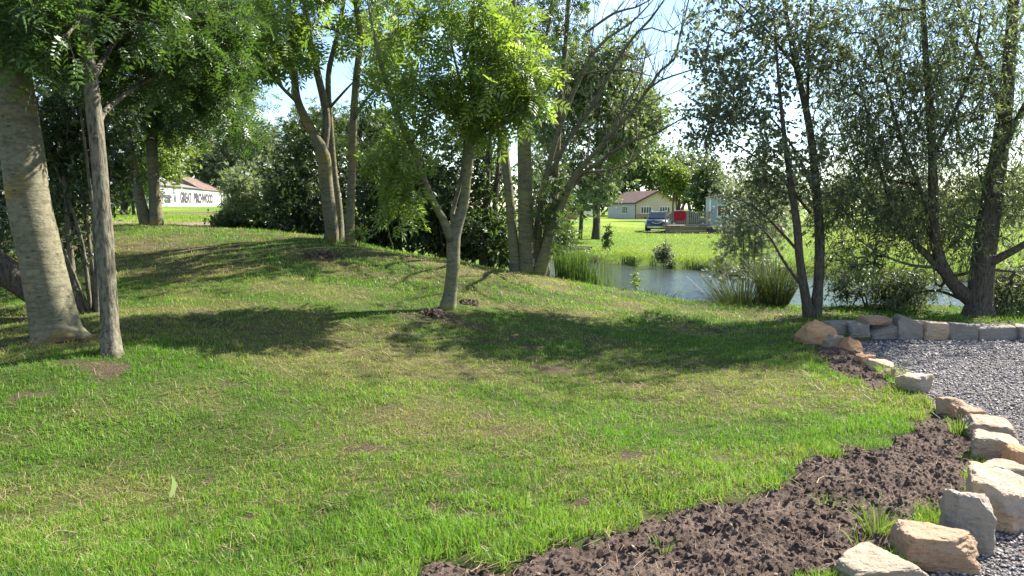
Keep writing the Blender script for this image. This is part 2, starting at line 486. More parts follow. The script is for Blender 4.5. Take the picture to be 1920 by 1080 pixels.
def path_masks(x, y):
    n = fbm2(x * 3, y * 3, 3, 51); out = []
    for px0, py0, d0, px1, py1, d1, w in ((100, 425, 22, 430, 420, 22, 1.5), (150, 398, 45, 520, 399, 45, 5.0), (960, 436, 58, 1115, 435, 58, 1.3)):
        a = P(px0, py0, d0)[:2]; b = P(px1, py1, d1)[:2]; e = b - a
        t = np.clip(((x - a[0]) * e[0] + (y - a[1]) * e[1]) / (e @ e), 0, 1)
        dd = np.hypot(x - a[0] - e[0] * t, y - a[1] - e[1] * t) + (n - 0.5) * w * 0.8
        out.append(1 - sstep(w * 0.7, w, dd))
    return out
def ground_colour(x, y):
    r = np.hypot(x, y)
    dry = dryness(x, y); bare = bareness(x, y)
    n = fbm2(x * 3, y * 3, 3, 51)
    lawn = np.stack([0.055 + 0.05 * dry, 0.075 + 0.02 * dry, 0.020 + 0.018 * dry], -1) * (0.75 + 0.5 * n)[:, None]
    earth = np.array([0.088, 0.064, 0.042]) * (0.6 + 0.8 * n)[:, None]
    c = lawn * (1 - bare[:, None]) + earth * bare[:, None]
    # the far field
    f = sstep(17, 26, y)[:, None]
    n2 = fbm2(x * 0.25, y * 0.12, 4, 55)[:, None]
    field = np.array([0.105, 0.170, 0.022]) * (0.75 + 0.5 * n2) + np.array([0.06, 0.035, 0.0]) * sstep(0.52, 0.7, n2)
    c = c * (1 - f) + field * f
    # worn path and ploughed strip on the left, pale track on the far field
    for k, col in zip(path_masks(x, y), ([0.20, 0.145, 0.105], [0.135, 0.082, 0.058], [0.33, 0.29, 0.23])):
        c = c * (1 - k[:, None]) + np.array(col) * (0.65 + 0.7 * n)[:, None] * k[:, None]
    sd = poly_sd(x, y, POND)
    k = (sstep(-0.35, 0.1, sd))[:, None]; c = c * (1 - k) + np.array([0.045, 0.036, 0.022]) * k
    # dark brown ground under the hedge behind the mound
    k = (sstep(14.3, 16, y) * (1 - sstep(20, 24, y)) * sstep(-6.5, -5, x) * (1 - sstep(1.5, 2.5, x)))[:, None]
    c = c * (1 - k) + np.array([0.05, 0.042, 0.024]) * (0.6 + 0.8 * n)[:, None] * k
    return c

def axis(fine_lo, fine_hi, step, lo, hi, g=1.11):
    a = list(np.arange(fine_lo, fine_hi, step)); s = step; p = a[-1]
    while p < hi: s *= g; p += s; a.append(p)
    s = step; p = a[0]; b = []
    while p > lo: s *= g; p -= s; b.append(p)
    return np.array(b[::-1] + a)
gx = axis(-8, 8.5, 0.09, -900, 900); gy = axis(2.6, 17.5, 0.09, -300, 1500)
XX, YY = np.meshgrid(gx, gy); xs, ys = XX.ravel(), YY.ravel()
zs = ground(xs, ys)
nx_, ny_ = len(gx), len(gy)
ingr = poly_sd(xs, ys, GRAVEL) > 0.0; insoil = soil_sd(xs, ys) > 0.10
zs = zs - np.where(insoil, 0.09, 0.0); zs[ingr] = np.minimum(zs[ingr], gravel_z(xs[ingr], ys[ingr]) - 0.05)
I = (np.arange(ny_ - 1)[:, None] * nx_ + np.arange(nx_ - 1)[None, :]).ravel()
g = Geo(); g.add(np.stack([xs, ys, zs], 1), np.stack([I, I + 1, I + 1 + nx_, I + nx_], 1), c=ground_colour(xs, ys))
M = Mat('turf_ground')
o_ = M.coord()
c_ = M.attr('col', 'Color')
n_ = M.noise(38, 5, 0.65, o_)
c_ = M.mix(1.0, c_, M.ramp(n_, [(0.25, 0.55), (0.75, 1.45)]), 'MULTIPLY')
ground_m = M.done(M.pbr(c_, 0.95, 0.1, M.bump(M.noise(60, 6, 0.7, o_), 0.8, 0.04)))
ob = link('ground', g.mesh('ground', smooth=True), ground_m); tag(ob, kind='structure')

# ------------------------------------------------------------------ pond water
g = Geo()
c0 = POND.mean(0); ring = c0 + (POND - c0) * 1.0
dirs_ = unit(np.column_stack([ring - c0])); ring = ring + dirs_ * 1.6
V = [(c0[0], c0[1], WATER_Z)] + [(p[0], p[1], WATER_Z) for p in ring]
n = len(ring)
g.add(V, tris=[[0, 1 + (i + 1) % n, 1 + i] for i in range(n)])
M = Mat('pond_water')
o_ = M.coord((1.0, 2.6, 1.0))
h_ = M.math('ADD', M.noise(3.2, 3, 0.5, o_), M.math('MULTIPLY', M.noise(9, 2, 0.5, o_), 0.35))
water_m = M.done(M.pbr((0.035, 0.042, 0.030), 0.07, 0.5, M.bump(h_, 0.38, 0.10), IOR=1.333))
me = g.mesh('pond_water')
ob = link('pond_water', me, water_m); tag(ob, kind='structure')
bm = bmesh.new(); bm.from_mesh(me); bmesh.ops.recalc_face_normals(bm, faces=bm.faces)
if bm.faces[:][0].normal.z < 0: bmesh.ops.reverse_faces(bm, faces=bm.faces)
bm.to_mesh(me); bm.free()

# ------------------------------------------------------------------ dug soil bed
rng = np.random.default_rng(5)
st = 0.012
x0, x1 = SOIL[:, 0].min() - 0.1, SOIL[:, 0].max() + 0.1; y0, y1 = 2.85, SOIL[:, 1].max() + 0.1
ax_ = np.arange(x0, x1, st); ay_ = np.concatenate([np.arange(y0, 5.6, st), np.arange(5.6, y1, 0.03)])
XX, YY = np.meshgrid(ax_, ay_); xs, ys = XX.ravel(), YY.ravel()
sd = soil_sd(xs, ys)
def soil_top(x, y, sd=None):
    if sd is None: sd = soil_sd(x, y)
    base = ground(x, y) + 0.035 * sstep(-0.02, 0.12, sd)
    cl = fbm2(x * 5, y * 5, 3, 81); cl2 = np.abs(fbm2(x * 27, y * 27, 3, 83) - 0.5) * 2
    return base + (cl - 0.5) * 0.07 + (0.35 - cl2) * 0.016 + (fbm2(x * 52, y * 52, 2, 85) - 0.5) * 0.022 + (fbm2(x * 14, y * 14, 2, 89) - 0.5) * 0.028 + (fbm2(x * 95, y * 95, 1, 87) - 0.5) * 0.014 - 0.03
zs = soil_top(xs, ys, sd) - 0.10 * (1 - sstep(-0.05, 0.03, sd))
nx_ = len(ax_); I = (np.arange(len(ay_) - 1)[:, None] * nx_ + np.arange(nx_ - 1)[None, :]).ravel()
Q = np.stack([I, I + 1, I + 1 + nx_, I + nx_], 1)
keep = (sd[Q] > -0.06).all(1); Q = Q[keep]
used = np.unique(Q); remap = np.full(len(xs), -1); remap[used] = np.arange(len(used))
g = Geo(); g.add(np.stack([xs, ys, zs], 1)[used], remap[Q])
M = Mat('dug_soil')
o_ = M.coord()
c_ = M.mix(M.ramp(M.noise(2.6, 6, 0.7, o_), [(0.34, 0.0), (0.66, 1.0)]), (0.060, 0.042, 0.033), (0.165, 0.120, 0.096))
c_ = M.mix(M.ramp(M.noise(90, 3, 0.6, o_), [(0.55, 0.0), (0.75, 0.6)]), c_, (0.24, 0.17, 0.13))
soil_m = M.done(M.pbr(c_, 0.95, 0.1, M.bump(M.noise(120, 6, 0.7, o_), 0.9, 0.02)))
ob = link('soil_bed', g.mesh('soil_bed'), soil_m); tag(ob, kind='structure')

def lumps(pos, size, seed, faces20=True, flat=1.0):
    """little irregular stones or clods, all in one Geo"""
    rg = np.random.default_rng(seed); n = len(pos)
    if faces20:
        t = (1 + 5 ** .5) / 2
        B = unit(np.array([(-1, t, 0), (1, t, 0), (-1, -t, 0), (1, -t, 0), (0, -1, t), (0, 1, t), (0, -1, -t), (0, 1, -t), (t, 0, -1), (t, 0, 1), (-t, 0, -1), (-t, 0, 1)], float))
        T = np.array([(0, 11, 5), (0, 5, 1), (0, 1, 7), (0, 7, 10), (0, 10, 11), (1, 5, 9), (5, 11, 4), (11, 10, 2), (10, 7, 6), (7, 1, 8), (3, 9, 4), (3, 4, 2), (3, 2, 6), (3, 6, 8), (3, 8, 9), (4, 9, 5), (2, 4, 11), (6, 2, 10), (8, 6, 7), (9, 8, 1)])
    else:
        B = np.array([(1, 0, 0), (-1, 0, 0), (0, 1, 0), (0, -1, 0), (0, 0, 1), (0, 0, -1)], float)
        T = np.array([(0, 2, 4), (2, 1, 4), (1, 3, 4), (3, 0, 4), (2, 0, 5), (1, 2, 5), (3, 1, 5), (0, 3, 5)])
    k = len(B)
    Vv = B[None] * rg.uniform(0.65, 1.3, (n, k, 1)) * rg.uniform(0.7, 1.3, (n, 1, 3))
    q = unit(rg.normal(size=(n, 4)))
    w, x, y, z = q.T
    R = np.stack([np.stack([1 - 2 * (y * y + z * z), 2 * (x * y - z * w), 2 * (x * z + y * w)], -1), np.stack([2 * (x * y + z * w), 1 - 2 * (x * x + z * z), 2 * (y * z - x * w)], -1), np.stack([2 * (x * z - y * w), 2 * (y * z + x * w), 1 - 2 * (x * x + y * y)], -1)], 1)
    Vv = np.einsum('nij,nkj->nki', R, Vv)
    Vv[:, :, 2] *= flat
    Vv = Vv * np.reshape(size, (-1, 1, 1)) + pos[:, None, :]
    g = Geo(); g.add(Vv.reshape(-1, 3), tris=(T[None] + (np.arange(n) * k)[:, None, None]).reshape(-1, 3), a=np.repeat(rg.random(n), k))
    return g
n = 26000
xs = rng.uniform(x0, x1, n); ys = y0 + (y1 - y0) * rng.random(n) ** 1.6
k = soil_sd(xs, ys) > -0.03; xs, ys = xs[k], ys[k]
sz = 0.0035 + 0.022 * rng.random(len(xs)) ** 7
g = lumps(np.stack([xs, ys, soil_top(xs, ys) + sz * 0.3], 1), sz, 6, False)
ob = link('soil_clods', g.mesh('soil_clods'), soil_m); tag(ob, 'loose brown clods scattered over the dug soil bed', 'soil', kind='stuff')

# ------------------------------------------------------------------ gravel drive
ax_ = np.arange(1.3, 14, 0.12); ay_ = np.arange(1.0, 9.9, 0.12)
XX, YY = np.meshgrid(ax_, ay_); xs, ys = XX.ravel(), YY.ravel()
zs = gravel_z(xs, ys); nx_ = len(ax_); I = (np.arange(len(ay_) - 1)[:, None] * nx_ + np.arange(nx_ - 1)[None, :]).ravel()
Q = np.stack([I, I + 1, I + 1 + nx_, I + nx_], 1); sd = poly_sd(xs, ys, GRAVEL)
Q = Q[(sd[Q] > -0.13).all(1)]; used = np.unique(Q); remap = np.full(len(xs), -1); remap[used] = np.arange(len(used))
g = Geo(); g.add(np.stack([xs, ys, zs], 1)[used], remap[Q])
M = Mat('gravel_sheet')
o_ = M.coord()
v_ = M.node('TexVoronoi'); v_.inputs['Scale'].default_value = 55; M.l.new(o_, v_.inputs['Vector'])
c_ = M.mix(M.noise(2.0, 3, 0.5, o_), (0.145, 0.132, 0.125), (0.22, 0.20, 0.19))
c_ = M.mix(0.45, c_, M.mix(1.0, c_, v_.outputs['Color'], 'MULTIPLY'))
c_ = M.mix(M.ramp(v_.outputs['Distance'], [(0.25, 0.0), (0.6, 0.75)]), c_, (0.06, 0.055, 0.055))
gravel_m = M.done(M.pbr(c_, 0.85, 0.25, M.bump(v_.outputs['Distance'], 1.0, -0.03)))
ob = link('gravel_drive', g.mesh('gravel_drive', smooth=True), gravel_m); tag(ob, kind='structure')
n = 60000
ys = 3.0 + 6.5 * rng.random(n) ** 1.7; xs = rng.uniform(1.4, 7.6, n)
k = (poly_sd(xs, ys, GRAVEL) > 0.0) & (xs < ys * 0.70 + 1.2); xs, ys = xs[k], ys[k]
sz = rng.uniform(0.006, 0.0125, len(xs)) * (1 + 0.06 * (ys - 3))
g = lumps(np.stack([xs, ys, gravel_z(xs, ys) + sz * 0.45], 1), sz, 8, False, 0.75)
M = Mat('gravel_chips')
c_ = M.ramp(M.attr('v'), [(0.0, (0.115, 0.103, 0.098)), (0.45, (0.235, 0.213, 0.203)), (0.85, (0.36, 0.32, 0.30)), (1.0, (0.52, 0.46, 0.42))])
chips_m = M.done(M.pbr(c_, 0.8, 0.3, M.bump(M.noise(160, 3, 0.6, M.coord()), 0.4, 0.005)))
ob = link('gravel_chips', g.mesh('gravel_chips'), chips_m); tag(ob, 'loose grey and pinkish gravel chips on the drive', 'gravel', kind='stuff')

# ------------------------------------------------------------------ buildings, vehicles and deck
WHITEWASH = plain_mat('dulled_whitewash', (0.50, 0.50, 0.485), .85, .1, .08, 1.0)  # white wall toned down so full sun does not burn out the lettering
WHITE = plain_mat('white_paint', (0.72, 0.72, 0.70), .6, .3, .04, 1.5)
CREAM = plain_mat('cream_render', (0.53, 0.42, 0.31), .85, .2, .06, 1.2)
GREYREND = plain_mat('grey_render', (0.46, 0.44, 0.42), .85, .2, .06, 1.2)
REDTILE = plain_mat('red_roof', (0.125, 0.078, 0.066), .8, .2, .25, 3)
BROWNTILE = plain_mat('brown_roof', (0.15, 0.10, 0.08), .85, .2, .3, 2)
GREYTILE = plain_mat('grey_roof', (0.20, 0.17, 0.15), .85, .2, .3, 2)
GLASS = plain_mat('window_glass', (0.025, 0.03, 0.035), .08, .6, .1)
BRICK = plain_mat('tan_brick', (0.42, 0.28, 0.17), .85, .2, .2, 5)
TIMBER = plain_mat('weathered_timber', (0.19, 0.15, 0.11), .8, .2, .2, 6)
TIMBERP = plain_mat('pale_timber', (0.27, 0.215, 0.155), .8, .2, .15, 6)
DARKP = plain_mat('dark_plastic', (0.025, 0.027, 0.03), .5, .4)
REDCLOTH = plain_mat('red_cloth', (0.33, 0.018, 0.030), .85, .1, .12, 6)
SILVER = plain_mat('silver_trim', (0.55, 0.56, 0.58), .3, .5, .05, 3, .6)
CARBLUE = plain_mat('grey_blue_car_paint', (0.055, 0.068, 0.088), .25, .6, .05, 3, .4)
CARDARK = plain_mat('dark_car_paint', (0.05, 0.055, 0.065), .25, .6, .03, 3)
RUBBER = plain_mat('tyre_rubber', (0.02, 0.02, 0.021), .9, .2)
LAMPG = plain_mat('lamp_glass', (0.60, 0.62, 0.64), .1, .6, .05)
PAINTBLACK = plain_mat('black_lettering', (0.055, 0.055, 0.060), .7, .2)

def window(root, c, w, h, n, nx, out=(0, -1), frame=WHITE):
    """a framed window in a wall; out = outward direction in plan"""
    ox, oy = out; tx, ty = -oy, ox
    f = Geo(); cc = np.array(c, float)
    def slab(u, v, su, sv, dep, o):
        p = cc + np.array([tx * u, ty * u, v]) + np.array([ox, oy, 0]) * o
        return p, (abs(tx) * su + abs(ox) * dep, abs(ty) * su + abs(oy) * dep, sv)
    ang = math.atan2(ty, tx)
    def bx(G_, u, v, su, sv, dep, o):
        p = cc + np.array([tx * u, ty * u, v]) + np.array([ox, oy, 0]) * o; G_.box(p, (su, dep, sv), ang)
    t = .07
    bx(f, 0, h / 2 - t / 2, w, t, .08, .02); bx(f, 0, -h / 2 + t / 2, w, t, .08, .02)
    for k in range(n + 1): bx(f, -w / 2 + t / 2 + (w - t) * k / n, 0, t, h - 2 * t - .004, .08, .02)
    fo = part('window', f, frame, root)
    for k in range(n):
        g = Geo(); bx(g, -w / 2 + t + (w - t) * (k + .5) / n - t / 2, 0, (w - t) / n - t - .006, h - 2 * t - .01, .03, .01); part('pane', g, GLASS, root, parent=fo)
    s = Geo(); bx(s, 0, -h / 2 - .04, w + .12, .05, .14, .05); part('sill', s, frame, root, parent=fo)

# --- red-roofed house across the field
hb = P(1231, 411, 118); hz = gz(hb[0], hb[1]) - .05
house = thing('red_roofed_house', 'cream bungalow with a red roof and gable across the field', 'house', (hb[0], hb[1], hz), math.radians(17))
W, LN, E, R = 6.9, 10.0, 2.45, 4.1
g = Geo(); g.prism([(-W / 2, 0), (W / 2, 0), (W / 2, E), (0, R), (-W / 2, E)], 1, 0, .25); part('gable_wall', g, CREAM, house)
g = Geo(); g.box((-W / 2 + .12, LN / 2 + .126, E / 2), (.25, LN - .25, E)); part('side_wall', g, GREYREND, house)
g = Geo(); g.box((W / 2 - .12, LN / 2 + .126, E / 2), (.25, LN - .25, E)); part('side_wall', g, GREYREND, house)
g = Geo(); g.prism([(-W / 2 + .2, 0), (W / 2 - .2, 0), (W / 2 - .2, E), (0, R - .1), (-W / 2 + .2, E)], 1, LN, LN + .25); part('gable_wall', g, CREAM, house)
for sg in (-1, 1):
    g = Geo(); e = sg * (W / 2 + .35); ze = E - .35 * (R - E) / (W / 2) + .02
    g.prism([(e, ze), (0, R + .02), (0, R + .16), (e, ze + .14)], 1, -.4, LN + .6); ro = part('roof_slope', g, REDTILE, house)
    g = Geo(); g.bar((e, -.42, ze + .02), (0, -.42, R + .04), .05, .24); part('bargeboard', g, plain_mat('red_fascia', (0.13, 0.05, 0.045), .6), house, parent=ro)
    g = Geo(); g.bar((e - sg * -.03, -.4, ze - .02), (e - sg * -.03, LN + .6, ze - .02), .1, .1); part('gutter', g, DARKP, house, parent=ro)
g = Geo(); g.bar((-W / 2 - .03, -.04, .1), (-W / 2 - .03, -.04, E - .3), .09, .09); part('drainpipe', g, DARKP, house)
window(house, (-1.75, -.02, 1.35), 1.75, 1.0, 4, 1); window(house, (1.3, -.02, 1.35), 1.75, 1.0, 4, 1)
window(house, (-W / 2 - .02, 3.6, 1.35), 1.9, 1.1, 3, 1, out=(-1, 0))
for k in range(7):
    g = Geo(); g.box((-W / 2 + .5 + k * .98, -.03, .38), (.94, .05, .74)); part('brick_panel', g, BRICK, house)

# --- static caravan, mostly hidden by the leaves
cb = P(1378, 438, 63); cz = gz(cb[0], cb[1])
car_ = thing('static_caravan', 'pale blue-grey static caravan half hidden by leaves right of the deck', 'caravan', (cb[0], cb[1], cz), math.radians(-8))
g = Geo(); g.box((0, 1.6, 1.62), (4.0, 3.2, 2.3)); part('body', g, plain_mat('caravan_blue_grey', (0.31, 0.35, 0.39), .5, .3, .04), car_)
g = Geo(); g.prism([(-2.1, 2.78), (2.1, 2.78), (2.1, 2.86), (0, 3.25), (-2.1, 2.86)], 1, -.12, 3.3); part('roof', g, GREYTILE, car_)
g = Geo(); g.box((0, 1.6, .26), (3.8, 3.0, .46)); part('skirting', g, TIMBER, car_)
for sx in (-1, 1):
    g = Geo(); g.box((sx * 1.98, -.02, 1.62), (.12, .08, 2.3)); part('corner_trim', g, WHITE, car_)
window(car_, (-.9, -.02, 1.75), 1.1, .95, 2, 1); window(car_, (.9, -.02, 1.75), 1.1, .95, 2, 1)

# --- timber deck with baluster rail
db = P(1289, 440, 62); dz = gz(db[0], db[1])
deck = thing('timber_deck', 'raised timber deck with a baluster rail beside the parked car', 'deck', (db[0], db[1], dz))
DW, DD, DH = 3.55, 2.6, .55
for k in range(3):
    g = Geo(); g.box((0, -.03, .09 + k * .18), (DW, .05, .165)); part('fascia_board', g, TIMBER, deck)
for k in range(14):
    g = Geo(); g.box((0, .1 + k * .185, DH + .03), (DW, .17, .045)); part('deck_board', g, TIMBER, deck)
for sx in (-1, -.02, 1):
    g = Geo(); g.box((sx * (DW / 2 - .06), .06, DH + .6), (.11, .11, 1.12)); part('post', g, TIMBERP, deck)
g = Geo(); g.box((0, .06, DH + 1.10), (DW + .1, .13, .05)); part('top_rail', g, TIMBERP, deck)
g = Geo(); g.box((0, .06, DH + .14), (DW - .1, .06, .07)); part('bottom_rail', g, TIMBERP, deck)
nb = 22
bal = None
for k in range(nb):
    x = -DW / 2 + .18 + (DW - .36) * k / (nb - 1)
    if abs(x + .035) < .09: continue
    if bal is None:
        g = Geo(); g.box((0, 0, 0), (.055, .045, .88)); bal = part('baluster', g, TIMBERP, deck); bal.location = (x, .06, DH + .625)
    else:
        o2 = bal.copy(); COL.objects.link(o2); o2.parent = deck; o2.location = (x, .06, DH + .625)
for sx in (-1, 1):
    g = Geo(); g.box((sx * (DW / 2 - .02), DD / 2, DH + 1.09), (.11, DD - .2, .05)); part('side_rail', g, TIMBERP, deck)
# red towel over the rail
tw = thing('red_towel', 'plain red towel draped over the rail of the deck', 'towel', (db[0] - .63, db[1], dz))
g = Geo(); n = 13; V = []
for s_, yo in ((0, -.035), (1, .17)):
    for j in range(7):
        for i in range(n):
            u = i / (n - 1); z = DH + 1.165 - j / 6 * (.74 if s_ == 0 else .4); V.append((-.43 + .86 * u, yo + .02 * math.sin(u * 17 + j * .5) * (j / 6) - .01 * s_, z + .012 * math.sin(u * 9) * (j == 6)))
Q = [[s_ * 7 * n + j * n + i, s_ * 7 * n + j * n + i + 1, s_ * 7 * n + (j + 1) * n + i + 1, s_ * 7 * n + (j + 1) * n + i] for s_ in (0, 1) for j in range(6) for i in range(n - 1)]
Q += [[i, i + 1, 7 * n + i + 1, 7 * n + i] for i in range(n - 1)]; g.add(V, Q); part('cloth', g, REDCLOTH, tw)
# dark storage box at the right end of the deck
bx_ = thing('storage_box', 'low dark storage box on the grass at the right end of the deck', 'box', (db[0] + 1.75, db[1] - .5, dz))
g = Geo(); g.box((0, 0, .17), (.62, .4, .34), 0, .95); part('body', g, DARKP, bx_); g = Geo(); g.box((0, 0, .365), (.66, .44, .05)); part('lid', g, DARKP, bx_)
# stepping boards left of the car
for k, (dx, lab) in enumerate([(-2.45, 'pale timber pallet lying on the grass left of the parked car')]):
    pl = thing('timber_pallet', lab, 'pallet', (db[0] + dx - .35, db[1] + .3, dz))
    for j in range(5):
        g = Geo(); g.box((0, -.4 + j * .2, .13), (1.0, .14, .03)); part('slat', g, TIMBERP, pl)
    for j in (-1, 0, 1):
        g = Geo(); g.box((j * .45, 0, .06), (.09, .96, .11)); part('bearer', g, TIMBER, pl)

# --- vehicles (front towards -y)
def vehicle(name, label, loc, rz, paint, LEN=4.6, WID=1.86, HT=1.66, hood=1.05):
    v = thing(name, label, 'car', loc, rz); hw = WID / 2; y0, y1 = -LEN / 2, LEN / 2
    def loft(secs):
        """secs: (y, half width, z low, z high, top inset)"""
        g = Geo(); V = []; 
        for (y, w, zl, zh, ti) in secs: V += [(-w, y, zl), (-w * 1.0, y, zl + (zh - zl) * .55), (-w + ti, y, zh), (w - ti, y, zh), (w, y, zl + (zh - zl) * .55), (w, y, zl)]
        n = len(secs); Q = [[i * 6 + j, i * 6 + (j + 1) % 6, (i + 1) * 6 + (j + 1) % 6, (i + 1) * 6 + j] for i in range(n - 1) for j in range(6)]
        Q += [[5, 4, 1, 0], [4, 3, 2, 1]]; m = (n - 1) * 6; Q += [[m, m + 1, m + 4, m + 5], [m + 1, m + 2, m + 3, m + 4]]
        g.add(V, Q); return g
    body = part('body', loft([(y0, hw * .80, .34, hood * .74, .06), (y0 + .12, hw * .93, .26, hood * .86, .10), (y0 + .55, hw, .24, hood * .96, .12), (y0 + 1.25, hw, .24, hood, .12), (0.2, hw, .24, hood * 1.0, .08), (y1 - .3, hw, .26, hood, .08), (y1, hw * .9, .38, hood * .95, .1)]), paint, v, True)
    part('cabin', loft([(y0 + 1.15, hw * .86, hood - .03, hood + .02, .02), (y0 + 1.95, hw * .84, hood - .03, HT - .05, .12), (y0 + 2.4, hw * .84, hood - .03, HT, .14), (y1 - .75, hw * .84, hood - .03, HT - .03, .14), (y1 - .12, hw * .82, hood - .03, hood + .08, .06)]), paint, v)
    def quad(name, pts, m, par=None, off=.012):
        p = np.array(pts, float); nn = unit(np.cross(p[1] - p[0], p[2] - p[0])); g = Geo(); g.add(np.concatenate([p + nn * off, p - nn * .01]), [[0, 1, 2, 3], [7, 6, 5, 4], [0, 4, 5, 1], [1, 5, 6, 2], [2, 6, 7, 3], [3, 7, 4, 0]]); return part(name, g, m, v, parent=par)
    a = hw * .80; b = hw * .67
    quad('windscreen', [(-a, y0 + 1.18, hood + .05), (a, y0 + 1.18, hood + .05), (b, y0 + 1.90, HT - .10), (-b, y0 + 1.90, HT - .10)], GLASS, off=.03)
    for s_ in (-1, 1):
        for (ya, yb) in ((y0 + 1.75, y0 + 2.75), (y0 + 2.85, y1 - .75)):
            x = s_ * (hw * .84 + .004); x2 = s_ * (hw * .84 - .05)
            pts = [(x, ya, hood + .06), (x, yb, hood + .06), (x2, yb, HT - .16), (x2, ya + .2, HT - .16)]
            quad('side_window', pts if s_ > 0 else pts[::-1], GLASS)
        quad('headlight', [(s_ * hw * .88 - .16, y0 + .01, hood * .66), (s_ * hw * .88 + .02 * s_ + (.02), y0 + .06, hood * .66), (s_ * hw * .88 + .02, y0 + .08, hood * .82), (s_ * hw * .88 - .18, y0 + .02, hood * .80)], LAMPG, off=.03)
        g = Geo(); g.box((s_ * (hw + .09), y0 + 1.55, hood + .08), (.2, .11, .15)); part('mirror', g, paint, v)
        g = Geo(); g.bar((s_ * hw * .62, y0 + 2.3, HT + .05), (s_ * hw * .62, y1 - .8, HT + .03), .045, .05); part('roof_rail', g, SILVER, v)
        for yy in (y0 + .85, y1 - .85):
            g = Geo(); r = .36; g.lathe([(s_ * hw - s_ * .2, r * .7), (s_ * hw - s_ * .2, r), (s_ * hw + s_ * .0, r), (s_ * hw + s_ * .02, r * .92), (s_ * hw + s_ * .02, r * .66)], 18, 0, np.array([0, yy, r])); ty = part('tyre', g, RUBBER, v, True)
            g = Geo(); g.lathe([(s_ * hw - s_ * .05, r * .66), (s_ * hw + s_ * .015, r * .64), (s_ * hw + s_ * .03, r * .2)], 18, 0, np.array([0, yy, r])); part('rim', g, SILVER, v, parent=ty)
    g = Geo(); g.box((0, y0 - .005, hood * .66), (hw * .95, .06, .2)); gr = part('grille', g, DARKP, v)
    for s_ in (-1, 1):
        g = Geo(); g.bar((s_ * hw * .42, y0 - .05, hood * .76), (0, y0 - .05, hood * .66), .02, .045); part('grille_bar', g, SILVER, v, parent=gr)
    g = Geo(); g.box((0, y0 - .02, .42), (hw * 1.55, .1, .13)); part('bumper', g, SILVER, v)
    g = Geo(); g.box((0, y0 - .08, .40), (.5, .02, .105)); part('number_plate', g, WHITE, v)
    return v
vb = P(1240, 438, 63.4)
vehicle('parked_car', 'grey-blue estate car parked nose-out at the left end of the deck', (vb[0] + .15, vb[1] + 2.2, gz(vb[0], vb[1] + 2)), math.radians(-14), CARBLUE)
vb = P(1293, 430, 74)
vehicle('dark_car', 'second dark car whose roof shows above the rail of the deck', (vb[0], vb[1], gz(vb[0], vb[1])), math.radians(70), CARDARK, 4.3, 1.78, 1.62, .98)
# white van-like caravan and brown shed at the left of the house
wb = P(1092, 408, 112)
wc = thing('touring_caravan', 'small white touring caravan half hidden under the trees left of the house', 'caravan', (wb[0], wb[1], gz(wb[0], wb[1])))
g = Geo(); g.prism([(-2.2, .5), (2.0, .5), (2.2, 1.0), (2.0, 1.9), (1.6, 2.3), (-1.8, 2.3), (-2.2, 1.8)], 1, -1.0, 1.0); part('body', g, WHITE, wc, False)
for x in (-1.1, .6): window(wc, (x, -1.01, 1.5), 1.0, .55, 2, 1, frame=DARKP)
g = Geo(); g.lathe([(-1.0, .2), (-1.0, .33), (-.82, .33), (-.82, .2)], 14, 1, np.array([0, 0, .33])); part('wheel', g, RUBBER, wc)
g = Geo(); g.lathe([(.82, .2), (.82, .33), (1.0, .33), (1.0, .2)], 14, 1, np.array([0, 0, .33])); part('wheel', g, RUBBER, wc)
g = Geo(); g.bar((2.0, 0, .48), (3.1, 0, .48), .08, .08); part('hitch', g, DARKP, wc)
sb_ = P(1068, 410, 108); sh = thing('brown_shed', 'small brown timber shed at the far left end of the field across the pond', 'shed', (sb_[0], sb_[1], gz(sb_[0], sb_[1])))
for k in range(9):
    g = Geo(); g.box((-.88 + k * .22, 0, 1.0), (.21, 1.6, 2.0)); part('plank', g, plain_mat('shed_timber', (0.30, 0.14, 0.075), .8, .2, .2, 4) if k == 0 else bpy.data.materials['shed_timber'], sh)
g = Geo(); g.prism([(-1.15, 2.0), (1.15, 2.0), (0, 2.55)], 1, -.95, .95); part('roof', g, GREYTILE, sh)
# red seat glimpsed behind the aspen stems
rb = P(1461, 446, 52); rs = thing('garden_chair', 'small red garden chair glimpsed behind the aspen stems', 'chair', (rb[0], rb[1], gz(rb[0], rb[1])))
RED = plain_mat('red_plastic', (0.50, 0.05, 0.04), .5, .4)
g = Geo(); g.box((0, 0, .42), (.5, .48, .04)); part('seat', g, RED, rs); g = Geo(); g.box((0, .22, .70), (.5, .04, .5)); part('backrest', g, RED, rs)
for sx in (-1, 1):
    for sy in (-1, 1): g = Geo(); g.box((sx * .22, sy * .2, .2), (.045, .045, .4)); part('leg', g, RED, rs)
    g = Geo(); g.box((sx * .25, 0, .62), (.05, .46, .03)); part('armrest', g, RED, rs)

# --- long white building with painted welcome
pa = P(282, 380, 86); pb_ = P(419, 380, 121); dv = unit(np.array([pb_[0] - pa[0], pb_[1] - pa[1]])); Lw = float(np.hypot(pb_[0] - pa[0], pb_[1] - pa[1])); rz = math.atan2(dv[1], dv[0])
wbld = thing('white_building', 'long low white building with painted welcome lettering and brown roof', 'building', (pa[0], pa[1], 1.2), rz)
TOP = 2.85
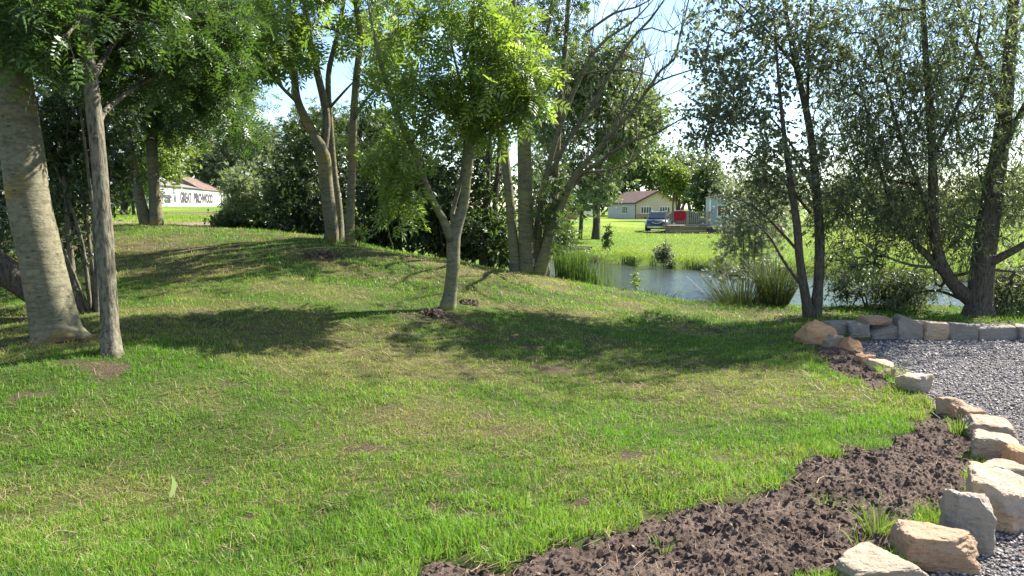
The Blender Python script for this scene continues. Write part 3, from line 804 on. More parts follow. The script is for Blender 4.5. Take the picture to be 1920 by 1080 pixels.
# the wall's local +x runs along it; the side seen from the camera is local -y
g = Geo(); g.box((Lw / 2, .15, TOP / 2 - .3), (Lw, .3, TOP + .6)); part('front_wall', g, WHITEWASH, wbld)
g = Geo(); g.box((Lw - .15, 3.6, TOP / 2 - .3), (.3, 6.6, TOP + .6)); part('end_wall', g, WHITEWASH, wbld); g = Geo(); g.box((.15, 3.6, TOP / 2 - .3), (.3, 6.6, TOP + .6)); part('end_wall', g, WHITEWASH, wbld)
g = Geo(); g.prism([(-.15, TOP + .03), (3.6, TOP + .95), (3.6, TOP + 1.07), (-.15, TOP + .13)], 0, -.4, Lw * .62); part('roof_slope', g, GREYTILE, wbld)
g = Geo(); g.prism([(3.6, TOP + .95), (7.3, TOP - .05), (7.3, TOP + .07), (3.6, TOP + 1.07)], 0, -.4, Lw * .62); part('roof_slope', g, GREYTILE, wbld)
x0_, x1_ = Lw * .62, Lw + .5
g = Geo(); g.add([(x0_, -.2, TOP + .02), (x1_, -.2, TOP + .02), (x1_, 7.4, TOP), (x0_, 7.4, TOP), (x0_ + 1.2, 3.5, TOP + 2.0), (x1_ - 3.5, 3.5, TOP + 2.0)], [[0, 1, 5, 4], [2, 3, 4, 5]], [[1, 2, 5], [3, 0, 4], [0, 3, 2], [0, 2, 1]]); part('hipped_roof', g, BROWNTILE, wbld)
g = Geo(); g.box((Lw * .30, 3.6, TOP + 1.45), (.35, .35, 1.0)); part('chimney', g, DARKP, wbld)
g = Geo(); g.bar((Lw - 1.6, -.05, 0), (Lw - 1.6, -.05, TOP - .1), .12, .1); part('drainpipe', g, DARKP, wbld)
g = Geo(); g.bar((-.35, -.17, TOP + .07), (Lw * .62, -.17, TOP + .07), .04, .12); part('fascia', g, DARKP, wbld)
def lettering(txt, x, z, height, width, shear=0.0):
    cu = bpy.data.curves.new('lettering', 'FONT'); cu.body = txt; cu.size = 1.0; cu.extrude = .012; cu.offset = .05; cu.shear = shear
    to = bpy.data.objects.new('lettering_source', cu); COL.objects.link(to); bpy.context.view_layer.update()
    me = bpy.data.meshes.new_from_object(to.evaluated_get(bpy.context.evaluated_depsgraph_get())); bpy.data.objects.remove(to)
    co = np.empty(len(me.vertices) * 3, np.float32); me.vertices.foreach_get('co', co); co = co.reshape(-1, 3)
    lo, hi = co.min(0), co.max(0)
    nx = x + (co[:, 0] - lo[0]) / (hi[0] - lo[0]) * width; nz = z + (co[:, 1] - lo[1]) / (hi[1] - lo[1]) * height; ny = -.022 - co[:, 2]
    me.vertices.foreach_set('co', np.stack([nx, ny, nz], 1).astype(np.float32).ravel()); me.update(); me.name = 'lettering'
    return link('lettering', me, PAINTBLACK, wbld)
def along(px):
    """distance along the wall of a photo column"""
    u = (px - 960) / F; return float((u * pa[1] - pa[0]) / (dv[0] - u * dv[1]))
ZB = 1.0; LH = 1.4
s0, s1 = along(304), along(326); lettering('Welcome', s0, ZB - .05, LH, s1 - s0, .2)
s0, s1 = along(329), along(333.5); lettering('To', s0, ZB, LH, s1 - s0, .2)
s0, s1 = along(341.5), along(363); lettering('GREAT', s0, ZB, LH, s1 - s0)
s0, s1 = along(367), along(402.5); lettering('BIRCHWOOD', s0, ZB, LH, s1 - s0)


# ------------------------------------------------------------------ trees: a skeleton grown from limbs drawn after the photo
def leaflet(base, axis, l, w, fold=0.25):
    """folded lance leaf: base, left, tip, right; two triangles"""
    a = np.array([math.cos(axis), math.sin(axis), 0]); b = np.array([-a[1], a[0], 0]); p = np.array(base, float)
    return [p, p + a * l * 0.45 + b * w / 2 + np.array([0, 0, fold * w / 2]), p + a * l, p + a * l * 0.45 - b * w / 2 + np.array([0, 0, fold * w / 2])], [[0, 2, 1], [0, 3, 2]]
def tpl(parts):
    V, T = [], []
    for v, t in parts:
        n = len(V); V += v; T += [[a + n for a in f] for f in t]
    return np.array(V), np.array(T)
def pinnate(pairs, l, w, spread=1.0):
    ps = []
    for i in range(pairs):
        s = 0.22 + 0.62 * i / max(1, pairs - 1)
        for sg in (-1, 1): ps.append(leaflet((s, 0, -0.22 * s * s), sg * spread, l, w))
    ps.append(leaflet((0.86, 0, -0.16), 0, l * 1.05, w))
    return tpl(ps)
T_ASH = pinnate(4, 0.42, 0.135, 0.95)
T_ROWAN = pinnate(4, 0.34, 0.14, 1.15)
T_LANCE = tpl([leaflet((0, 0, 0), 0, 1.0, 0.22)])
T_SPRIG = tpl([leaflet((0, 0, 0), 0.5, 1.0, 0.24), leaflet((0.15, 0, 0.05), -0.6, 0.95, 0.24), leaflet((0.3, 0, 0), 0.05, 0.95, 0.24)])
T_ROUND = (np.array([(0, 0, 0), (0.32, 0.36, 0.06), (0.78, 0.26, 0.03), (1.0, 0, -0.05), (0.78, -0.26, 0.03), (0.32, -0.36, 0.06)], float), np.array([(0, 3, 1), (1, 3, 2), (0, 5, 3), (5, 4, 3)]))
T_OVAL = tpl([leaflet((0, 0, 0), 0, 1.0, 0.5)])

def blobs_px(lst):
    """(px, py, depth, half width px, half height px, half depth m, weight)"""
    out = []
    for (px, py, d, rx, ry, rd, w) in lst:
        out.append((P(px, py, d), np.array([rx * d / F, rd, ry * d / F]), w))
    return out
def sample_blobs(blobs, n, seed, gap=0.42, freq=0.9, shell=0.5):
    rg = np.random.default_rng(seed); W = np.array([b[2] for b in blobs], float); W /= W.sum()
    out = []
    while len(out) < n:
        m = n * 3
        k = rg.choice(len(blobs), m, p=W)
        d = unit(rg.normal(size=(m, 3))) * (rg.random((m, 1)) ** shell)
        C = np.array([blobs[i][0] for i in k]); R = np.array([blobs[i][1] for i in k])
        p = C + d * R
        ok = fbm3(p * freq + seed * 3.3, 2, seed) > gap
        ok &= p[:, 2] > ground(p[:, 0], p[:, 1], False) + 0.15
        out += list(p[ok])
    return np.array(out[:n])
def grow(limbs, targets, seed, seg=0.3, tip=0.005, up=0.25, maxr=0.07, sides=5, power=0.5):
    """join every target to the nearest point of the skeleton; returns branch tubes, ends and directions"""
    rg = np.random.default_rng(seed)
    cap = sum(len(l[0]) for l in limbs) + len(targets) * 40
    Pn = np.zeros((cap, 3)); Dn = np.zeros((cap, 3)); Rn = np.zeros(cap); par = np.full(cap, -1, int); n = 0
    for pts, rad, frm in limbs:
        k = len(pts); t = np.gradient(pts, axis=0)
        s = int(k * frm)
        Pn[n:n + k - s] = pts[s:]; Dn[n:n + k - s] = unit(t)[s:]; Rn[n:n + k - s] = rad[s:]; n += k - s
    nl = n
    d0 = np.min(np.linalg.norm(targets[:, None, :] - Pn[None, :nl:3, :], axis=2), axis=1)
    paths = []; cnt = np.zeros(cap)
    for ti in np.argsort(d0):
        c = targets[ti]; df = c - Pn[:n]; dist = np.linalg.norm(df, axis=1) + 1e-6
        cost = dist * (1 + 0.9 * np.clip(-df[:, 2] / dist, 0, 1)) * (1 + 0.25 * np.clip(-(df * Dn[:n]).sum(1) / dist, 0, 1))
        j = int(np.argmin(cost)); L = dist[j]; k = min(39, max(2, int(L / seg) + 1))
        p0 = Pn[j]; dt = df[j] / L
        ctrl = p0 + (Dn[j] * 0.45 + dt * 0.6 + np.array([0, 0, up])) * L * 0.5 + rg.normal(size=3) * L * 0.06
        t = (np.arange(1, k + 1) / k)[:, None]
        pts = (1 - t) ** 2 * p0 + 2 * t * (1 - t) * ctrl + t * t * c
        pts[:-1] += rg.normal(size=(k - 1, 3)) * 0.02 * min(1, L)
        tg = unit(np.diff(np.vstack([p0, pts]), axis=0))
        Pn[n:n + k] = pts; Dn[n:n + k] = tg; par[n] = j; par[n + 1:n + k] = np.arange(n, n + k - 1); cnt[n + k - 1] += 1
        paths.append((j, n, k)); n += k
    for i in range(n - 1, nl - 1, -1): cnt[par[i]] += cnt[i]
    r = tip * np.maximum(cnt[:n], 1) ** power; r = np.minimum(r, maxr); r[:nl] = Rn[:nl]
    g = Geo()
    for j, a, k in paths:
        rr = r[a:a + k].copy(); rr = np.minimum(rr, max(tip, 0.75 * r[j]))
        pts = np.vstack([Pn[j], Pn[a:a + k]]); rad = np.concatenate([[rr[0] * 1.15], rr])
        g.tube(pts, rad, sides if rr[0] > 0.012 else 3, cap=False)
    ends = np.array([Pn[a + k - 1] for j, a, k in paths]); dirs = np.array([Dn[a + k - 1] for j, a, k in paths])
    return g, ends, dirs
def leaves(ends, dirs, seed, tmpl, size, nt=4, L=0.3, nl=5, hang=0.2, spread=1.0, twig=0.0022, stick=None, flat=0.7, outward=0.5):
    rg = np.random.default_rng(seed); n = len(ends)
    d = unit(np.repeat(dirs, nt, 0) * 0.6 + rg.normal(size=(n * nt, 3)) * spread * 0.75 + np.array([0, 0, -hang]))
    A = np.repeat(ends, nt, 0); Ls = L * rg.uniform(0.45, 1.15, (n * nt, 1)); B = A + d * Ls
    B[:, 2] -= hang * Ls[:, 0] * 0.35
    if stick is not None: stick.sticks(A, B, twig, twig * 0.4)
    m = n * nt * nl
    t = rg.uniform(0.12, 1.05, (m, 1)); A2 = np.repeat(A, nl, 0); B2 = np.repeat(B, nl, 0); pos = A2 + (B2 - A2) * t
    dd = np.repeat(d, nl, 0)
    ax = unit(dd * outward + rg.normal(size=(m, 3)) * 0.6 + np.array([0, 0, -hang * 0.9]))
    nr = rg.normal(size=(m, 3)) * flat + np.array([0, 0, 1.0])
    nr = unit(nr - ax * (nr * ax).sum(1, keepdims=True)); bx = np.cross(nr, ax)
    s = size * rg.uniform(0.6, 1.25, (m, 1, 1))
    Vt, Tt = tmpl
    V = pos[:, None, :] + s * (Vt[None, :, 0:1] * ax[:, None, :] + Vt[None, :, 1:2] * bx[:, None, :] + Vt[None, :, 2:3] * nr[:, None, :])
    T = Tt[None] + (np.arange(m) * len(Vt))[:, None, None]
    cl = np.repeat(rg.random(n), nt * nl)
    v = np.clip(0.35 * cl + 0.65 * rg.random(m), 0, 1)
    g = Geo(); g.add(V.reshape(-1, 3), tris=T.reshape(-1, 3), a=np.repeat(v, len(Vt)))
    return g
WS = 1.0      # scale on the widths read off the photo
def limb_px(lst, d0, d1=None, step=0.12):
    """limb drawn in photo pixels: (px, py, width px); depth runs from d0 to d1"""
    d1 = d0 if d1 is None else d1; k = len(lst)
    pts = []; rad = []
    for i, (px, py, w) in enumerate(lst):
        d = d0 + (d1 - d0) * i / (k - 1)
        pts.append(P(px, py, d)); rad.append(w * WS * d / F / 2)
    return spline(pts, rad, step)
def shoots(limb, n, seed, L=0.35, r=0.005, upw=0.7, frm=0.3):
    """bare twigs along a limb, forking once"""
    rg = np.random.default_rng(seed); pts, rad = limb; g = Geo()
    for _ in range(n):
        i = int(rg.uniform(frm, 0.99) * (len(pts) - 1)); t = unit(pts[min(i + 1, len(pts) - 1)] - pts[max(i - 1, 0)])
        d = unit(t * 0.6 + rg.normal(size=3) * 0.6 + np.array([0, 0, upw])); l = L * rg.uniform(0.35, 1.5)
        mid = pts[i] + d * l * 0.5 + rg.normal(size=3) * l * 0.06; end = mid + unit(d + np.array([0, 0, 0.5])) * l * 0.5
        rr = min(r, rad[i] * 0.6)
        g.tube([pts[i], mid, end], [rr, rr * 0.8, rr * 0.35], 4, cap=False)
        for k in range(rg.integers(0, 3)):
            d2 = unit(d + rg.normal(size=3) * 0.7 + np.array([0, 0, 0.4])); g.tube([mid, mid + d2 * l * 0.3, mid + d2 * l * 0.45 + np.array([0, 0, l * 0.1])], [rr * 0.6, rr * 0.5, rr * 0.25], 3, cap=False)
    return g
def tree(name, label, cat, base, limbs, bark, leafm, targets, leafkw, growkw=None, group=None, extra=None, wob=0.05, sides=12, flute=0.1, bark_limb=None, trunks=1, twigbark=None):
    """limbs: list of (points, radii, fraction from which branches start)"""
    root = thing(name, label, cat, base, group=group)
    for i, (pts, rad, frm) in enumerate(limbs):
        g = Geo(); g.tube(pts, rad, sides if rad[0] > 0.04 else 8, wob=wob, seed=i + 1, flute=flute if i < trunks else 0.0)
        part('trunk' if i < trunks else 'limb', g, bark if i < trunks else (bark_limb or bark), root, True, True)
    if targets is not None and len(targets):
        seed = int(abs(base[0] * 131 + base[1] * 17)) + 3
        g, ends, dirs = grow(limbs, targets, seed, **(growkw or {}))
        if extra: 
            for e in extra: g.v += e.v; g.q += [q + g.n for q in e.q]; g.t += [t + g.n for t in e.t]; g.n += e.n
        lg = leaves(ends, dirs, seed + 1, stick=g, **leafkw)
        part('branchwork', g, twigbark or bark_limb or bark, root, True, True, 'stuff')
        part('crown', lg, leafm, root, False, True, 'stuff')
    elif extra:
        g = Geo()
        for e in extra: g.v += e.v; g.q += [q + g.n for q in e.q]; g.t += [t + g.n for t in e.t]; g.n += e.n
        part('branchwork', g, twigbark or bark, root, True, True, 'stuff')
    return root

B_PALE = bark_mat('bark_pale_smooth', (0.135, 0.13, 0.078), (0.25, 0.22, 0.145), (0.04, 0.035, 0.022), (0.26, 0.17, 0.03), 0.55)
B_ROUGH = bark_mat('bark_rough', (0.15, 0.135, 0.09), (0.24, 0.21, 0.15), (0.035, 0.032, 0.026), None, 0.6, True)
B_LICHEN = bark_mat('bark_ochre_lichen', (0.125, 0.13, 0.08), (0.215, 0.20, 0.13), (0.04, 0.036, 0.026), (0.25, 0.19, 0.05), 0.50)
B_GREEN = bark_mat('bark_greenish', (0.14, 0.145, 0.085), (0.22, 0.205, 0.13), (0.04, 0.038, 0.026), (0.19, 0.19, 0.06), 0.48)
B_DARK = bark_mat('bark_dark', (0.10, 0.085, 0.065), (0.15, 0.13, 0.10), (0.03, 0.026, 0.02), None, 0.6, True)
B_TWIG = plain_mat('bark_twig', (0.15, 0.125, 0.085), 0.85, 0.15)
L_DARK = leaf_mat('leaf_dark', (0.034, 0.072, 0.020), (0.100, 0.168, 0.050), 0.42, (1.3, 1.35, 0.6))
L_BRIGHT = leaf_mat('leaf_bright', (0.095, 0.160, 0.034), (0.235, 0.310, 0.085), 0.52, (1.25, 1.3, 0.5))
L_MID = leaf_mat('leaf_mid', (0.045, 0.085, 0.024), (0.095, 0.150, 0.045), 0.40)
L_WILLOW = leaf_mat('leaf_willow', (0.100, 0.140, 0.062), (0.190, 0.235, 0.115), 0.48, (1.2, 1.2, 0.7))
L_GREY = leaf_mat('leaf_grey', (0.100, 0.132, 0.074), (0.190, 0.225, 0.140), 0.47, (1.15, 1.15, 0.75))
L_LIME = leaf_mat('leaf_lime', (0.105, 0.160, 0.030), (0.185, 0.245, 0.060), 0.42)
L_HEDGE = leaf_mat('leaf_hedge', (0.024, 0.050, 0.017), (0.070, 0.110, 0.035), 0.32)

def gbase(px, py, d):
    p = P(px, py, d); p[2] = gz(p[0], p[1]) ; return p
def from_ground(lst, d0, d1=None, step=0.12, sink=0.12):
    """as limb_px but the first point is put on (slightly into) the ground"""
    p, r = limb_px(lst, d0, d1, step)
    z = gz(p[0][0], p[0][1]) - sink; dz = z - p[0][2]
    f = np.clip(1 - np.arange(len(p)) * step / 0.8, 0, 1)
    p = p.copy(); p[:, 2] += dz * f
    return p, r

# --- thick pale trunk at the far left
WS = 0.85
l1 = from_ground([(114, 642, 140), (104, 610, 102), (80, 500, 88), (56, 390, 86), (44, 300, 86), (38, 262, 84), (26, 130, 66), (8, 0, 58), (-12, -160, 46), (-30, -350, 30), (-40, -600, 12)], 6.8, 7.4)
l1b = limb_px([(20, 110, 30), (70, 20, 22), (150, -60, 16), (260, -140, 10)], 6.9, 7.8)
l1c = limb_px([(10, 10, 34), (-80, -90, 26), (-200, -200, 14)], 7.0, 6.4)
tg = sample_blobs(blobs_px([(-20, -60, 7.2, 240, 190, 1.3, 2.2), (190, -20, 7.6, 190, 120, 1.2, 2.0), (-60, -380, 7.4, 330, 220, 1.8, 1.0), (30, 60, 7.3, 110, 60, .7, .6)]), 300, 11, 0.40, 1.3)
r_ = tree('whitebeam_tree', 'thick pale smooth trunk with ochre lichen leaning at the left edge', 'tree', gbase(112, 640, 6.8),
     [(*l1, 0.55), (*l1b, 0.1), (*l1c, 0.2)], B_PALE, L_DARK, tg, dict(tmpl=T_ROWAN, size=0.20, nt=5, L=0.34, nl=4, hang=0.25), flute=0.13, sides=24, wob=0.06)

# --- slimmer rough trunk in front of it
WS = 0.82
l2 = from_ground([(212, 670, 72), (208, 640, 48), (205, 600, 39), (200, 520, 38), (194, 430, 38), (188, 330, 34), (174, 190, 32), (160, 60, 28), (150, -80, 22), (138, -300, 12)], 6.3, 6.8)
l2b = limb_px([(180, 260, 18), (196, 210, 14), (260, 160, 10), (330, 120, 6)], 6.55, 8.6)
l2c = limb_px([(170, 150, 18), (230, 60, 12), (320, -10, 8), (420, -60, 5)], 6.6, 9.2)
tg = sample_blobs(blobs_px([(250, 70, 8.2, 150, 100, .7, 2.0), (370, 40, 9.0, 120, 110, .7, 1.7), (130, 60, 6.7, 110, 70, .7, 1.0), (200, -160, 7.0, 260, 140, 1.2, 1.5), (390, 150, 9.2, 80, 70, .5, 0.8)]), 300, 13, 0.42, 1.4)
tree('rowan_tree', 'slim trunk with cracked rough bark standing right of the thick pale trunk', 'tree', gbase(212, 666, 6.3),
     [(*l2, 0.5), (*l2b, 0.3), (*l2c, 0.2)], B_ROUGH, L_DARK, tg, dict(tmpl=T_ROWAN, size=0.17, nt=5, L=0.30, nl=4, hang=0.2), sides=18, wob=0.15, flute=0.16)

# --- twin-stemmed tree farther back on the left
WS = 0.9
l3 = from_ground([(276, 428, 28), (262, 372, 21), (246, 300, 20), (235, 240, 19), (222, 150, 18), (205, 40, 12), (190, -80, 6)], 17, 16.6)
l3b = from_ground([(294, 426, 30), (290, 360, 23), (286, 300, 23), (284, 250, 22), (285, 160, 22), (296, 60, 15), (300, -60, 7)], 17, 17.2)
l3c = limb_px([(283, 235, 16), (320, 180, 12), (380, 130, 8), (440, 110, 4)], 17.1, 16.2)
tg = sample_blobs(blobs_px([(300, 150, 16.8, 130, 95, 2.0, 2.2), (400, 175, 16.4, 85, 100, 1.5, 1.6), (210, 120, 16.8, 110, 110, 2, 1.4), (350, 40, 17, 150, 100, 2, 1.8), (440, 250, 16.4, 30, 30, .6, 0.2), (280, 215, 16.8, 70, 40, 1, .6)]), 420, 17, 0.42, 0.8)
tree('twin_stemmed_tree', 'tree with two pale stems from one mossy foot behind the slim rough trunk', 'tree', gbase(287, 426, 17),
     [(*l3, 0.55), (*l3b, 0.5), (*l3c, 0.2)], B_LICHEN, L_DARK, tg, dict(tmpl=T_ROWAN, size=0.24, nt=5, L=0.42, nl=4, hang=0.25), trunks=2)

# --- shrub of thin stems between the two left trunks
WS = 1.0
root_limbs = []
for i, (a, b, c, w) in enumerate([((172, 590), (150, 440), (95, 290), 9), ((178, 588), (165, 430), (130, 240), 8), ((182, 586), (176, 420), (150, 200), 9), ((165, 590), (138, 520), (120, 330), 16), ((186, 584), (190, 440), (215, 280), 8), ((176, 588), (120, 470), (60, 350), 7), ((180, 590), (185, 500), (180, 330), 7)]):
    p, r = from_ground([(*a, w), (*b, w * 0.8), (*c, w * 0.45)], 8.3, 8.3 + 0.5 * math.sin(i * 2.1)); root_limbs.append((p, r, 0.35))
tg = sample_blobs(blobs_px([(120, 330, 8.5, 80, 120, .7, 1.6), (150, 250, 8.6, 90, 80, .7, 1.3), (60, 400, 9.0, 60, 110, .8, 1.0), (205, 300, 8.8, 18, 60, .3, .3), (140, 480, 8.4, 40, 60, .4, .3)]), 260, 19, 0.40, 1.6)
tree('elder_shrub', 'shrub of thin bare grey stems between the thick trunk and the slim rough trunk', 'shrub', gbase(176, 588, 8.3), root_limbs, B_ROUGH, L_HEDGE, tg,
     dict(tmpl=T_OVAL, size=0.075, nt=5, L=0.28, nl=6, hang=0.1), growkw=dict(tip=0.003, seg=0.2), wob=0.03, trunks=7, flute=0)

# --- dark fallen bough low at the left edge
g = Geo(); p, r = spline([P(-190, 430, 7.6), P(-60, 470, 7.7), P(10, 510, 7.8), P(62, 548, 7.9), P(110, 592, 8.0)], [0.17, 0.16, 0.14, 0.12, 0.10], 0.1)
g.tube(p, r, 12, wob=0.1, seed=3)
ob = link('fallen_bough', g.mesh('fallen_bough', smooth=True), B_DARK); tag(ob, 'dark thick bough slanting down behind the thick pale trunk', 'bough')

# --- bushy hedge at the far left, behind the trunks
def shrub(name, label, base, blobs, n, leafm, leafkw, seed, cat='shrub', stems=5, gap=0.40, freq=0.9, group=None, bark=None, stemw=0.03, growkw=None, shell=0.5):
    tg = sample_blobs(blobs, n, seed, gap, freq, shell)
    rg = np.random.default_rng(seed); b = np.array(base, float); c = np.average([q[0] for q in blobs], axis=0, weights=[q[2] for q in blobs])
    lim = []
    for i in range(stems):
        tgt = tg[rg.integers(len(tg))] * 0.5 + c * 0.5
        s0 = b + np.array([rg.normal() * stemw * 5, rg.normal() * stemw * 5, -0.08])
        mid = s0 * 0.5 + tgt * 0.5 + rg.normal(size=3) * 0.12; mid[:2] = mid[:2] * 0.6 + s0[:2] * 0.4
        p, r = spline([s0, mid, tgt], [stemw, stemw * 0.7, stemw * 0.3], 0.2); lim.append((p, r, 0.25))
    return tree(name, label, cat, b, lim, bark or B_DARK, leafm, tg, leafkw, growkw or dict(tip=stemw * 0.12, seg=0.5), group=group, trunks=stems, flute=0, wob=0.03, sides=7, twigbark=B_DARK)
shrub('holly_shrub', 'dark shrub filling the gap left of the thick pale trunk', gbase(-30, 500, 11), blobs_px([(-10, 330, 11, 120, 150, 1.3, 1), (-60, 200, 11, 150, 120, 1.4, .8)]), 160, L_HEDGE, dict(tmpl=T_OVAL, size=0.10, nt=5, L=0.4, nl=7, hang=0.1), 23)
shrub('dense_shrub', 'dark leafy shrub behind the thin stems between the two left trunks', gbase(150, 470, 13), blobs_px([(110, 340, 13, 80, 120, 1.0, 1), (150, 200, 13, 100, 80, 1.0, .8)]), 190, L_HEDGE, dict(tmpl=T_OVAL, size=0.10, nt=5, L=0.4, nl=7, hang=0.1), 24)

# --- triple-stemmed tree on the crest of the mound
WS = 0.63
D4 = 13.2
a4 = from_ground([(618, 456, 52), (622, 430, 40), (612, 350, 40), (606, 290, 38), (582, 240, 26), (557, 185, 22), (550, 110, 20), (543, 30, 16), (535, -80, 12), (520, -250, 5)], D4, 12.9)
a4b = limb_px([(606, 285, 26), (612, 220, 23), (596, 140, 21), (578, 60, 18), (570, -40, 14), (566, -200, 6)], D4, 13.1)
b4 = from_ground([(634, 454, 36), (636, 400, 22), (626, 320, 20), (619, 230, 18), (616, 140, 16), (634, 60, 13), (648, -20, 9), (660, -150, 5)], 13.4, 13.6)
c4 = from_ground([(655, 452, 34), (656, 400, 26), (660, 320, 24), (662, 240, 23), (668, 150, 21), (676, 70, 19), (667, 0, 16), (660, -120, 9), (655, -260, 5)], D4, 12.8)
d4 = limb_px([(556, 190, 12), (525, 160, 9), (492, 120, 8), (450, 60, 7), (400, 0, 5)], 12.95, 11.6)
e4 = limb_px([(664, 222, 13), (684, 190, 9), (720, 150, 7), (760, 110, 4)], 13, 12.4)
f4 = limb_px([(578, 120, 10), (560, 100, 8), (520, 80, 6), (470, 75, 3)], 13, 12.3)
h4 = limb_px([(620, 200, 9), (645, 172, 7), (666, 150, 4)], 13.4, 13.2)
i4 = limb_px([(674, 80, 9), (640, 60, 8), (590, 48, 6), (520, 40, 3)], 12.9, 12.4)
tg = sample_blobs(blobs_px([(600, -60, 12.8, 190, 130, 2.0, 2.2), (520, 20, 12.2, 110, 80, 1.2, 1.1), (560, 90, 12.6, 70, 45, 0.8, .35), (480, 95, 11.9, 50, 50, .6, .35), (700, 10, 12.6, 80, 70, 1.2, .8), (730, 120, 12.6, 50, 40, .8, .25), (645, 110, 12.9, 60, 30, .6, .15)]), 150, 29, 0.45, 1.1)
tree('triple_stemmed_ash', 'pale tree with three tall stems fanning from the crest of the mound', 'tree', gbase(634, 453, D4),
     [(*a4, .6), (*b4, .5), (*c4, .55), (*a4b, .5), (*d4, .5), (*e4, .4), (*f4, .4), (*h4, .6), (*i4, .4)], B_LICHEN, L_BRIGHT, tg, dict(tmpl=T_ASH, size=0.30, nt=3, L=0.35, nl=4, hang=0.25), trunks=3, sides=14, bark_limb=B_ROUGH,
     extra=[shoots(x, 9, 300 + i, 0.5, 0.008, 0.4) for i, x in enumerate((d4, e4, f4, i4))])

# --- small shoot of leaves at its foot
shrub('leaf_sucker', 'small leafy sucker at the foot of the three tall stems', gbase(668, 462, 12.8), blobs_px([(672, 438, 12.8, 14, 20, .12, 1)]), 12, L_BRIGHT, dict(tmpl=T_OVAL, size=0.07, nt=3, L=0.1, nl=4), 31, cat='plant', stems=3, stemw=0.006, gap=0.0, growkw=dict(tip=0.002, seg=0.1))

# --- young ash in the middle of the lawn
WS = 0.66
D5 = 9.5
a5 = from_ground([(836, 584, 56), (844, 545, 39), (850, 490, 37), (851, 440, 40), (868, 390, 28), (877, 320, 26), (884, 265, 27), (890, 220, 24), (886, 150, 18), (884, 80, 13), (888, 10, 9), (890, -70, 4)], D5, 9.6)
b5 = limb_px([(848, 452, 30), (830, 410, 22), (808, 370, 20), (792, 330, 20), (772, 275, 18), (748, 225, 17), (730, 170, 15), (712, 110, 12), (700, 60, 9), (690, 0, 5)], D5, 9.2)
c5 = limb_px([(852, 435, 18), (848, 400, 14), (866, 330, 12), (872, 250, 11), (868, 180, 9), (850, 100, 7), (838, 40, 4)], D5, 9.9)
d5 = limb_px([(884, 268, 22), (905, 246, 16), (930, 236, 14), (968, 222, 12), (1005, 195, 9), (1040, 150, 6), (1062, 125, 3)], 9.55, 9.2)
e5 = limb_px([(770, 270, 8), (800, 230, 7), (840, 180, 6), (865, 130, 4)], 9.3, 9.0)
f5 = limb_px([(888, 200, 10), (920, 150, 8), (950, 100, 6), (975, 50, 3)], 9.6, 9.3)
tg = sample_blobs(blobs_px([(915, 130, 9.4, 90, 105, .7, 2.0), (965, 125, 9.3, 55, 80, .5, 1.2), (770, 120, 9.2, 80, 120, .6, 1.5), (840, 30, 9.5, 150, 60, .7, 1.5), (745, 265, 9.2, 40, 70, .3, .4), (850, 190, 9.3, 70, 30, .4, .35), (975, 185, 9.2, 45, 35, .3, .5), (755, 345, 9.2, 40, 45, .25, .3), (820, 330, 9.4, 25, 25, .2, .07), (905, 350, 9.5, 14, 50, .2, .1), (875, 455, 9.6, 10, 22, .12, .05), (850, -70, 9.5, 150, 60, .6, .4)]), 175, 37, 0.43, 3.4, 0.36)
tree('young_ash_tree', 'young forked ash tree in fresh bright green leaf in the middle of the lawn', 'tree', gbase(836, 580, D5),
     [(*a5, .45), (*b5, .2), (*c5, .3), (*d5, .3), (*e5, .2), (*f5, .2)], B_GREEN, L_BRIGHT, tg, dict(tmpl=T_ASH, size=0.23, nt=4, L=0.24, nl=3, hang=0.35, outward=0.8), growkw=dict(tip=0.0035, seg=0.2, maxr=0.03), sides=16, flute=0.08,
     bark_limb=B_GREEN)

# --- multi-stemmed tree by the pond with bare spreading boughs
WS = 0.62
D6 = 13.8
A = lambda l, d0=D6, d1=None: limb_px(l, d0, d1)
a6 = from_ground([(990, 512, 72), (988, 470, 50), (985, 380, 46), (983, 280, 42), (980, 200, 36), (972, 100, 30), (962, 20, 25), (950, -100, 18), (945, -260, 8)], D6, 14.0)
b6 = from_ground([(968, 506, 40), (962, 440, 29), (954, 360, 28), (946, 280, 26), (940, 200, 20), (932, 90, 14), (925, -40, 8)], D6, 14.4)
c6 = from_ground([(1018, 506, 40), (1026, 430, 24), (1042, 330, 18), (1050, 200, 16), (1060, 90, 14), (1066, -10, 12), (1070, -150, 6)], 13.9, 14.6)
d6 = from_ground([(1008, 508, 44), (1030, 440, 28), (1060, 370, 22), (1082, 325, 18), (1130, 270, 13), (1180, 215, 10), (1213, 170, 9), (1240, 131, 8), (1264, 111, 7), (1275, 67, 6), (1284, 30, 5), (1296, -20, 3)], 13.7, 12.8)
e6 = A([(1058, 372, 16), (1090, 328, 13), (1130, 300, 10), (1178, 268, 8), (1230, 250, 6), (1290, 215, 3)], 13.7, 12.9)
f6 = from_ground([(1000, 506, 40), (1012, 400, 22), (1032, 300, 17), (1060, 210, 15), (1096, 130, 12), (1130, 80, 9), (1186, 40, 6), (1225, 0, 3)], 14.0, 14.0)
g6 = A([(1030, 330, 15), (1070, 255, 14), (1110, 200, 12), (1150, 125, 9), (1186, 72, 8), (1220, 35, 7), (1252, -10, 4)], 14.0, 13.4)
h6 = A([(1213, 168, 7), (1240, 150, 6), (1262, 142, 5), (1300, 130, 4), (1326, 120, 2)], 13.0, 12.6)
i6 = A([(1060, 160, 8), (1100, 138, 6), (1164, 131, 5), (1224, 143, 3)], 14.2, 13.4)
j6 = A([(1100, 60, 8), (1153, 24, 7), (1191, 14, 5), (1226, -4, 3)], 14, 13.6)
k6 = A([(1178, 62, 4), (1190, 33, 3), (1204, 35, 3), (1222, 27, 2)], 13.6, 13.4)
